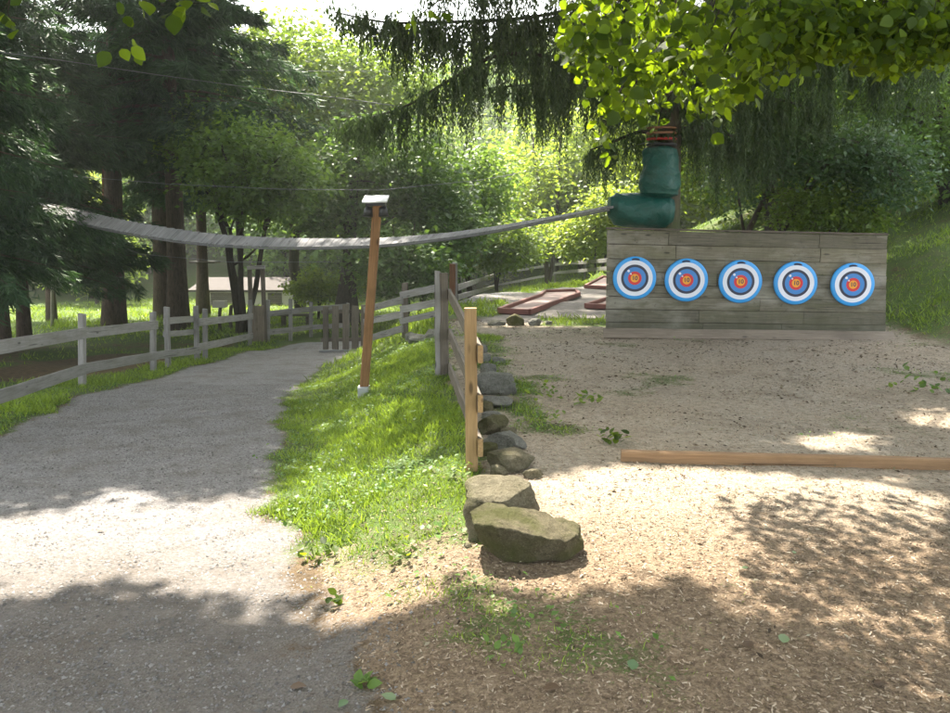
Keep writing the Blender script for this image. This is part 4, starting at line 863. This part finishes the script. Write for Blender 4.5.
def wbranch(pts, hl, dens=60, spread=.3, r=.035, top=.12):
    P = [at(u, v, Y) for u, v, Y in pts]; n = len(P); full = []
    for i in range(n-1):
        p0 = P[max(i-1, 0)]; p1 = P[i]; p2 = P[i+1]; p3 = P[min(i+2, n-1)]
        for j in range(6):
            f = j/6; full.append(.5*((2*p1)+(p2-p0)*f+(2*p0-5*p1+4*p2-p3)*f*f+(3*p1-p0-3*p2+p3)*f**3))
    full.append(P[-1]); m = len(full); mb.tube(full, [r*(1-.8*i/m)+.004 for i in range(m)], 6, .1, False)
    L = sum((full[i+1]-full[i]).length for i in range(m-1)); k = int(L*dens*2.2); A_ = np.array([tuple(p) for p in full])
    s = RNG.random(k)*(m-1.001); i = s.astype(int); c = A_[i]+(A_[i+1]-A_[i])*(s-i)[:, None]; c += np.stack([RNG.normal(size=k)*.05, RNG.normal(size=k)*spread, -RNG.random(k)*.03], -1)
    q = s/(m-1); env = np.interp(q, np.linspace(0, 1, len(hl)), hl); clump = .12+.88*sst(.5+nz(c[:, 0], c[:, 1]*.3, 13, 1)+.5*nz(c[:, 0], c[:, 2], 4, 3)); ln = env*RNG.uniform(.35, 1.1, k)*clump/F*12.5
    keep = RNG.random(k) < .15+.85*clump; ST.append(c[keep]); LN.append(np.maximum(ln[keep], .08))
wbranch([(662, 10, 12.3), (610, -2, 12.1), (560, 12, 11.9), (500, 20, 11.7), (430, 22, 11.5), (385, 22, 11.3), (335, 12, 11.2)], [60, 80, 75, 70, 72, 62, 34, 22], 85)
wbranch([(664, 42, 12.3), (610, 32, 12.5), (560, 18, 12.7), (510, 30, 12.9), (465, 42, 13.1), (430, 30, 13.3)], [80, 90, 70, 55, 50, 25], 75)
wbranch([(664, 96, 12.3), (615, 72, 12.0), (560, 58, 11.8), (500, 55, 11.6), (450, 80, 11.5), (410, 104, 11.5), (370, 118, 11.5), (338, 126, 11.6)], [10, 60, 80, 70, 72, 68, 56, 34, 12], 90)
wbranch([(664, 110, 12.3), (610, 92, 12.8), (550, 84, 13.2), (490, 88, 13.5)], [8, 60, 75, 40], 80)
wbranch([(664, 135, 12.3), (640, 132, 12.8), (612, 142, 13.0), (590, 150, 13.2)], [5, 50, 60, 30], 60)
wbranch([(668, -10, 12.3), (600, -40, 12), (500, -50, 11.6), (420, -30, 11.4)], [90, 110, 95, 60], 80)
wbranch([(672, 60, 12.4), (720, 42, 12.6), (780, 40, 12.8), (840, 60, 13), (880, 80, 13)], [12, 100, 100, 80, 30], 80)
wbranch([(672, 100, 12.4), (720, 95, 12.8), (780, 100, 13.2), (830, 115, 13.4)], [10, 105, 70, 30], 70)
wbranch([(672, 130, 12.4), (705, 128, 12.9), (745, 140, 13.4), (780, 150, 13.8)], [5, 85, 80, 40], 60)
wbranch([(672, 20, 12.4), (740, 0, 12.4), (820, 0, 12.5), (900, 20, 12.6), (950, 40, 12.6)], [100, 120, 130, 120, 60], 75)
wbranch([(672, 80, 12.4), (700, 80, 13.1), (735, 90, 13.8)], [8, 90, 70], 60)
for k in range(34):                                     # the higher boughs, out of the picture, that shade the yard
    a = RNG.random()*2*PI; z = RNG.uniform(6.2, 13.4); L = RNG.uniform(3.0, 5.6)*(1-(z-6)/11)
    p0 = Vector((TX, TY+.12, z)); full = [p0+Vector((math.cos(a)*L*s, math.sin(a)*L*s, L*(.12*s-.35*s*s))) for s in np.linspace(0, 1, 10)]
    mb.tube(full, [.04*(1-.08*i) for i in range(10)], 6, .1, False); A_ = np.array([tuple(p) for p in full]); kk = int(L*34)
    s = RNG.random(kk)*8.99; i = s.astype(int); c = A_[i]+(A_[i+1]-A_[i])*(s-i)[:, None]+rv(kk, .18); c = c[~shadow_lit(c)]; kk = len(c); ST.append(c); LN.append(RNG.uniform(.15, .75, kk))
mb.build('branches', M_BARKD, wr, True)
strands(np.concatenate(ST), np.concatenate(LN), L_WEEP, wr)
# ------------------------------------------------------------------ overhanging broad-leaved trees (unseen crowns laid out to cast the wanted ground shade)
n = 19000; X = RNG.uniform(-8.5, 8.5, n); Y = RNG.uniform(-1.5, 12.5, n)
X = np.concatenate([X, RNG.uniform(-7.5, 0, 4200)]); Y = np.concatenate([Y, RNG.uniform(12.5, 22, 4200)]); n = len(X); Zg = zf(X, Y)
u, v, dep = project(np.stack([X, Y, Zg], -1)); vis = dep > .6
lit = shadow_lit(np.stack([X, Y, Zg+.001], -1))
bankz = (X > ax(Y)-.2) & (X < bx(Y)) & (Y > 5)          # the bank is dappled
half = vis & inpoly(u, v, [(480, 555), (640, 560), (900, 600), (950, 620), (700, 640), (480, 640)])
halfL = vis & inpoly(u, v, [(0, 600), (330, 600), (460, 600), (440, 640), (250, 640), (120, 620), (0, 640)])
pr = np.where(lit, 0.006, np.where(bankz, .2, np.where(half, .62, np.where(halfL, .6, 1.0))))
keep = RNG.random(n) < pr; X, Y, Zg = X[keep], Y[keep], Zg[keep]
dd_ = (Y < 3.9) & ~lit[keep] & ~half[keep]; X = np.concatenate([X, X[dd_]+.13]); Y = np.concatenate([Y, Y[dd_]+.1]); Zg = np.concatenate([Zg, Zg[dd_]])
hh = np.maximum(3.4+.52*np.maximum(Y, 0), 5.2)+RNG.random(len(X))*2.6
P3 = np.stack([X, Y, Zg], -1)+SD[None]*((hh-Zg)/SD[2])[:, None]
def canopy(name, label, base, P, r, vis_clusters, limbs, bark, leafm):
    root = empty(name, base, label, 'tree'); mb = MB()
    top = base+Vector((0, 0, 11)); tpts = [base+Vector((random.uniform(-.05, .05), random.uniform(-.05, .05), -.3+11.5*k)) for k in np.linspace(0, 1, 10)]
    mb.tube(tpts, [r*1.3]+[r*(1-.06*i) for i in range(9)], 16, .06); nodes = [(p, r*.5) for p in tpts[4:]]
    for k in RNG.choice(len(P), limbs, replace=False):
        t = Vector(P[k]); p0, rr = nodes[random.randrange(7)] if len(nodes) >= 7 else nodes[0]
        pp = limb(mb, p0, t, .09, .02, .05, 9, 7); nodes += [(x, .04) for x in pp[3:]]
    NP_ = np.array([tuple(p) for p, _ in nodes])
    for k in RNG.choice(len(P), min(limbs*14, len(P)), replace=False):
        i = int(np.argmin(np.linalg.norm(NP_-P[k], axis=1)))
        if np.linalg.norm(NP_[i]-P[k]) < 2.5: limb(mb, nodes[i][0], P[k], .014, .005, .1, 4, 4)
    mb.build('trunk', bark, root, True)
    make_leaves('crown', P, 19, .28, .125, leafm, root, .85, T4, .5, .15, clear=True)
    return root
L_OVER = leaf_mat('canopy_leaf', (.04, .08, .015), (.10, .17, .03), .3)
B1_ = Vector((7.4, 6.4, gz(7.4, 6.4))); B2_ = Vector((-8.2, 6.6, gz(-8.2, 6.6)))
for a_, b_, c_ in [(u_, v_, y_) for u_ in range(610, 745, 22) for v_ in (20, 60, 95) for y_ in (4.3, 5.2)]:
    q_ = np.array(tuple(at(a_, b_, c_))); w_ = P3-q_; al = w_@SD; far_ = np.linalg.norm(w_-al[:, None]*SD[None], axis=1) > .3; P3 = P3[far_ | (al < .2)]
ex = [np.array(tuple(at(random.uniform(785, 990), random.uniform(-10, 90), random.uniform(4, 6)))) + SD*random.uniform(4, 7) for _ in range(950)]  # leaf clusters added to shade the hanging leaves farther right
ex += [np.array([random.uniform(-8, 8), random.uniform(-9, -1), random.uniform(5.5, 9)]) for _ in range(2600)]  # leaf cover added behind the viewer to block sky light
P3 = np.concatenate([P3, np.array(ex)]); rightside = P3[:, 0] > -1.2
n3 = 3600; xx = RNG.uniform(-.5, 7.5, n3); yy = RNG.uniform(13, 27, n3); xx = np.concatenate([xx, RNG.uniform(6, 13, 1500)]); yy = np.concatenate([yy, RNG.uniform(9, 21, 1500)]); n3 = len(xx); zz_ = zf(xx, yy); k3 = RNG.random(n3) < np.where(nz(xx, yy, 1.6, 3) > -.35, .9, .15); xx, yy, zz_ = xx[k3], yy[k3], zz_[k3]
h3 = 3.4+.52*yy+RNG.random(len(xx))*2.5; P4 = np.stack([xx, yy, zz_], -1)+SD[None]*((h3-zz_)/SD[2])[:, None]  # crown of a tree added only to shade golf lanes and slope
canopy('added_shade_tree', 'unseen tree added behind the target wall to shade the golf lanes and slope', Vector((9.2, 23, gz(9.2, 23))), P4, .26, None, 12, M_BARK, L_OVER)
beech = canopy('linden_tree', 'broad leaved tree whose bright lime leaves hang over the target wall', B1_, P3[rightside], .3, None, 14, M_BARK, L_OVER)
maple = canopy('maple_tree', 'tree beside the path whose few leaf sprigs hang in at the top corner', B2_, P3[~rightside], .28, None, 12, M_BARK, L_OVER)
# the hanging leafy boughs seen at the top right
def near_leaves(root, name, regions, size, mat):
    C = []; T_ = []; mb = MB()
    for (u0, v0, u1, v1, Y0, Y1, n) in regions:
        U = RNG.uniform(u0, u1, n); V = RNG.uniform(v0, v1, n); YY_ = RNG.uniform(Y0, Y1, n)
        C.append(np.array([tuple(at(a, b, c)) for a, b, c in zip(U, V, YY_)])); T_.append(RNG.random(n))
        ce = at((u0+u1)/2, (v0+v1)/2, (Y0+Y1)/2); st = at((u0+u1)/2+60, v0-110, (Y0+Y1)/2+.3); 
        if random.random() < .12 or n > 8:
            pp = limb(mb, st, ce, .007, .002, .1, 7, 5)
            for k in range(0, n, 3): limb(mb, pp[random.randrange(3, 7)], C[-1][k], .0025, .0015, .08, 4, 4)
    C = np.concatenate(C); n = len(C); D = rv(n); D[:, 2] = -.55-RNG.random(n)*.5; N_ = rv(n)*.7; N_[:, 1] -= .5; N_[:, 2] += .5
    S = size*(.45+.95*RNG.random(n)); mb.build('twigs', M_BARKD, root, True)
    link(name, leaf_mesh(name, C, D, S, .95, np.concatenate(T_), T8, N_), mat, root, True)
reg = []
random.seed(21)
for k in range(520):
    u = random.uniform(568, 975); lim = np.interp(u, [568, 585, 600, 625, 660, 700, 740, 775, 800, 830, 880, 950], [60, 85, 100, 118, 100, 128, 118, 70, 62, 58, 72, 62])
    v = lim*random.random()**.8-22*(random.random() < .35); dn = 1 if v > lim*.75 else 1
    if v < lim*.95: reg.append((u-15, v-13, u+15, v+11, 3.9, 6.2, 8) if u < 755 else (u-15, v-13, u+15, v+11, 3.5, 4.5, 7))
reg += [(590, 118, 612, 150, 4.4, 4.8, 9), (600, 132, 622, 158, 4.4, 4.8, 7), (640, 96, 680, 130, 4.4, 5, 10), (690, 100, 720, 135, 4.4, 5, 9), (598, 95, 640, 120, 4.3, 5, 10), (775, 45, 830, 82, 4.6, 5.2, 12), (832, 60, 860, 96, 4.8, 5.4, 7), (920, 50, 955, 75, 4.6, 5.2, 8)]
near_leaves(beech, 'hanging_leaves', [q for q in reg if q[4] != 3.5], .066, L_LIME); near_leaves(beech, 'hanging_leaves', [q for q in reg if q[4] == 3.5]*2, .05, L_LIME)
near_leaves(maple, 'hanging_leaves', [(-15, -8, 28, 34, 4.0, 4.4, 10), (122, 0, 150, 20, 4.0, 4.4, 6), (150, -8, 212, 16, 4.2, 4.8, 12), (108, 38, 140, 54, 4.2, 4.6, 5)], .08, L_LIME)
near_leaves(beech, 'leaf_sprig', [(408, 8, 424, 30, 4.4, 4.7, 4), (424, 6, 446, 16, 4.4, 4.7, 5)], .07, L_LIME)
# ------------------------------------------------------------------ overhead wires
M_WIRE = plain('grey_wire', (.17, .18, .19), .6, .3)
for lb, pts, r in (('pale overhead wire crossing the dark boughs towards the sky gap', [(-30, 48, 15), (60, 60, 15), (160, 75, 15), (240, 86, 15), (340, 98, 15), (420, 109, 15), (500, 117, 15), (600, 130, 15)], .008),
                   ('thin level wire crossing the pale green tree', [(220, 70, 20), (330, 71, 20), (440, 71.5, 20), (520, 72, 20), (640, 74, 20)], .006),
                   ('thin wire stretched just above the hanging bridge', [(60, 175, 18), (170, 184, 18), (280, 189, 17), (380, 190, 16), (480, 180, 15), (560, 166, 14), (655, 140, 12.7)], .006),
                   ('thin wire stretched under the hanging bridge', [(60, 222, 18), (140, 254, 18), (230, 262, 17), (330, 262, 16)], .005)):
    mb = MB(); mb.tube([at(*p) for p in pts], r, 5); o = mb.build('overhead_wire', M_WIRE, None, True); tag(o, lb, 'wire')
# ------------------------------------------------------------------ far shelter, meadow bits
yb = 43.0; c0 = at(204, 312, yb); c1 = at(300, 312, yb); zb = gz(0, yb)-.1
hut = empty('shelter_building', Vector(((c0.x+c1.x)/2, yb, zb)), 'low pale shelter with slatted doors and a long brown roof across the meadow', 'building')
x0, x1 = c0.x-.3, c1.x; zr = at(250, 291, yb).z; ze = at(250, 277, yb+2.5).z
M_PLASTER = plain('pale_plaster', (.62, .58, .52), .8, .2, .12, 2); M_ROOFB = plain('brown_roof', (.055, .045, .04), .8, .2, .25, 3)
mb = MB(); mb.box(Vector(((x0+x1)/2, yb+1.5, (zb+zr)/2)), x1-x0, 3, zr-zb); mb.build('wall', M_PLASTER, hut)
mb = MB(); mb.add([(x0-.4, yb-.5, zr-.02), (x1+.4, yb-.5, zr-.02), (x1+.4, yb+2.4, ze), (x0-.4, yb+2.4, ze), (x1+.4, yb+3.6, zr), (x0-.4, yb+3.6, zr), (x0-.4, yb-.5, zr+.1), (x1+.4, yb-.5, zr+.1)], [(0, 1, 7, 6), (6, 7, 2, 3), (3, 2, 4, 5), (0, 5, 4, 1), (0, 6, 3, 5), (1, 4, 2, 7)], [(0, 0, 0)]*8); mb.build('roof', M_ROOFB, hut)
for ua, ub in ((211, 236), (268, 282)):
    xa, xb = at(ua, 300, yb).x, at(ub, 300, yb).x; mb = MB(); z0_, z1_ = at(0, 311, yb).z, at(0, 293, yb).z; z0_ = max(z0_, zb+.05)
    for k in range(9): z = z0_+(z1_-z0_)*(k+.5)/9; mb.board(Vector((xa, yb-.03, z)), Vector((xb, yb-.03, z)), (z1_-z0_)/9*.85, .04, seg=1, warp=0)
    mb.build('slatted_door', M_DARKGREY, hut)
for lb, nm, u, bv, tv, w, ct in (('dark post with a white cap in the meadow before the shelter', 'capped_post', 220, 330, 306, .12, 'post'), ('thin crooked stump between the capped post and the many stemmed tree', 'crooked_stump', 231, 330, 304, .13, 'stump')):
    g = G(u, bv); t = at(u, tv, g.y); rt = empty(nm, g, lb, ct); mb = MB()
    mb.tube([g-Vector((0, 0, .1)), g.lerp(t, .5)+Vector((-.02, 0, 0)), t-Vector((0, 0, .1)), t+Vector((.05 if ct == 'post' else .18, 0, 0))], w*.5, 8, .05); mb.build('stem', M_DARKGREY, rt, True)
    if ct == 'post': mb = MB(); mb.box(t+Vector((0, 0, .07)), .42, .3, .24); mb.build('cap', M_PLASTER, rt)
g = G(296, 326); bn = empty('bench', g, 'low dark bench in the meadow seen through the two rail fence', 'bench'); mb = MB(); mb.box(g+Vector((0, 0, .42)), 1.3, .4, .07); mb.build('seat', M_DARKGREY, bn)
for sx in (-.45, .45): mb = MB(); mb.box(g+Vector((sx, 0, .19)), .1, .35, .4); mb.build('leg', M_DARKGREY, bn)
# ------------------------------------------------------------------ small plants and fallen leaves
def weed(label, u, v, n, size, spread, mat, tall=.5, ratio=.75):
    g = G(u, v); C = np.array([tuple(g)]*n)+rv(n)*spread*.35; C[:, 2] = zf(C[:, 0], C[:, 1])+RNG.random(n)*spread*tall; a = RNG.random(n)*2*PI
    D = np.stack([np.cos(a), np.sin(a), .25+RNG.random(n)*.7], -1); N_ = np.tile([0, 0, 1.0], (n, 1))+rv(n)*.25
    o = link('weed', leaf_mesh('weed', C-np.array(g)[None], D, size*RNG.uniform(.6, 1.2, n), ratio, RNG.random(n), T8, N_), mat, None, True); o.location = g
    return tag(o, label, 'plant', 'leafy weeds on the ground')
weed('bright leafy weed cluster in the yard above the timber end', 612, 443, 26, .065, .16, L_LIME); weed('leafy weed tuft in the yard between stones and timber', 588, 404, 20, .07, .2, L_LIGHT)
weed('tuft of leaves beside the flat grey stones', 545, 398, 34, .06, .28, L_LIGHT); weed('leafy tuft in the yard beside the long tilted grey stone', 548, 424, 24, .05, .2, L_LIGHT)
weed('small bright weed alone in the sunlit gravel below the bank', 333, 607, 12, .045, .06, L_LIME, .8); weed('small flat weed in the shade at the path edge', 366, 686, 9, .05, .05, L_DEC, .3)
weed('leafy tuft at the sunlit foot of the bank', 325, 556, 22, .05, .16, L_LIME); weed('leafy tuft on the bank foot toward the boulder', 400, 560, 18, .045, .14, L_LIME); weed('weed patch in the shade below the slanted rock', 505, 655, 22, .035, .12, L_DEC, .5)
weed('leafy weed at the dim yard near the slope', 925, 395, 26, .07, .5, L_DEC); weed('single pale weed lit in the yard before the slope', 893, 389, 8, .06, .08, L_LIGHT, .8); weed('weed at the foot of the fresh yellow post', 455, 478, 20, .05, .14, L_LIGHT)
M_FL = leaf_mat('fallen_green_leaf', (.10, .17, .08), (.2, .26, .14), .2); M_FB = leaf_mat('fallen_brown_leaf', (.08, .05, .03), (.15, .095, .055), .15)
fl = [(783, 646, M_FL, .065, 'pale green fallen leaf in the shaded yard farthest from the rocks'), (632, 673, M_FL, .065, 'pale green fallen leaf below the middle of the shaded yard'), (347, 703, M_FL, .05, 'pale fallen leaf by the flat weed at the path edge'), (396, 703, M_FL, .06, 'yellowish fallen leaf on the brown litter near the grass tuft'),
      (570, 503, M_FL, .03, 'tiny green leaf on the sunlit yard near the boulder'), (742, 571, M_FL, .035, 'green leaf at the near edge of the sunlit yard'), (794, 556, M_FL, .03, 'tiny leaf in the sunlit yard farther toward the slope'), (708, 516, M_FB, .04, 'reddish leaf in the middle of the sunlit yard'),
      (97, 533, M_FB, .05, 'dark brown scrap on the sunlit path'), (560, 690, M_FB, .06, 'curled brown leaf in the shaded yard below the rocks'), (745, 651, M_FB, .06, 'large brown leaf by the pale green one in the shade'), (873, 687, M_FB, .05, 'brown cone scrap near the shaded picture corner'),
      (660, 452, M_FB, .04, 'brown scrap lying just behind the timber'), (290, 690, M_FB, .06, 'dark wood scrap on the shaded near path')]
for u, v, m, s, lb in fl:
    g = G(u, v); a = random.random()*6.28; D = np.array([[math.cos(a), math.sin(a), .08]]); o = link('fallen_leaf', leaf_mesh('fallen_leaf', np.array([[0, 0, .012]]), D, np.array([s]), .7, np.array([random.random()]), T8, np.array([[.1, -.1, 1.0]])), m, None, True); o.location = g
    tag(o, lb, 'leaf', 'fallen leaves on the ground')
# ------------------------------------------------------------------ light
sun = bpy.data.lights.new('sun', 'SUN'); so = bpy.data.objects.new('sun', sun); COL.objects.link(so); sun.energy = 4.0; sun.angle = math.radians(.65); sun.color = (1, .92, .79)
so.rotation_euler = Vector(SD.tolist()).to_track_quat('Z', 'Y').to_euler(); so.location = (0, 0, 30)
w = bpy.data.worlds.new('World'); scene.world = w; w.use_nodes = True; nt = w.node_tree; nt.nodes.clear()
sky = nt.nodes.new('ShaderNodeTexSky'); sky.sky_type = 'NISHITA'; sky.sun_disc = False; sky.sun_elevation = EL; sky.sun_rotation = AZ % (2*PI); sky.air_density = 1.0; sky.dust_density = 3.0; sky.ozone_density = .6
bg = nt.nodes.new('ShaderNodeBackground'); bg.inputs[1].default_value = .15; wo = nt.nodes.new('ShaderNodeOutputWorld')
hs_ = nt.nodes.new('ShaderNodeHueSaturation'); hs_.inputs['Saturation'].default_value = .4; nt.links.new(sky.outputs[0], hs_.inputs['Color']); nt.links.new(hs_.outputs[0], bg.inputs[0]); nt.links.new(bg.outputs[0], wo.inputs[0])
vs_ = scene.view_settings; vs_.view_transform = 'Standard'; vs_.look = 'None'; vs_.gamma = 1; vs_.use_curve_mapping = False; vs_.exposure = 2.72
scene.cycles.max_bounces = 6; scene.cycles.diffuse_bounces = 3; scene.cycles.transmission_bounces = 4; scene.cycles.transparent_max_bounces = 4; scene.cycles.glossy_bounces = 2
scene.cycles.use_denoising = True; scene.cycles.use_adaptive_sampling = True; scene.cycles.adaptive_threshold = .015

def haze():
    me = bpy.data.meshes.new('haze'); bm = bmesh.new(); bmesh.ops.create_cube(bm, size=1); bm.to_mesh(me); bm.free()
    o = bpy.data.objects.new('haze', me); COL.objects.link(o); o.scale = (700, 520, 150); o.location = (0, 150, 60); tag(o, 'thin bright summer haze in the air', kind='stuff')
    m = bpy.data.materials.new('haze'); m.use_nodes = True; t = m.node_tree; t.nodes.clear(); ou = t.nodes.new('ShaderNodeOutputMaterial'); v = t.nodes.new('ShaderNodeVolumePrincipled')
    v.inputs['Color'].default_value = (.9, .95, .85, 1); v.inputs['Density'].default_value = .0015; v.inputs['Anisotropy'].default_value = .3; t.links.new(v.outputs[0], ou.inputs['Volume']); me.materials.append(m)
haze()
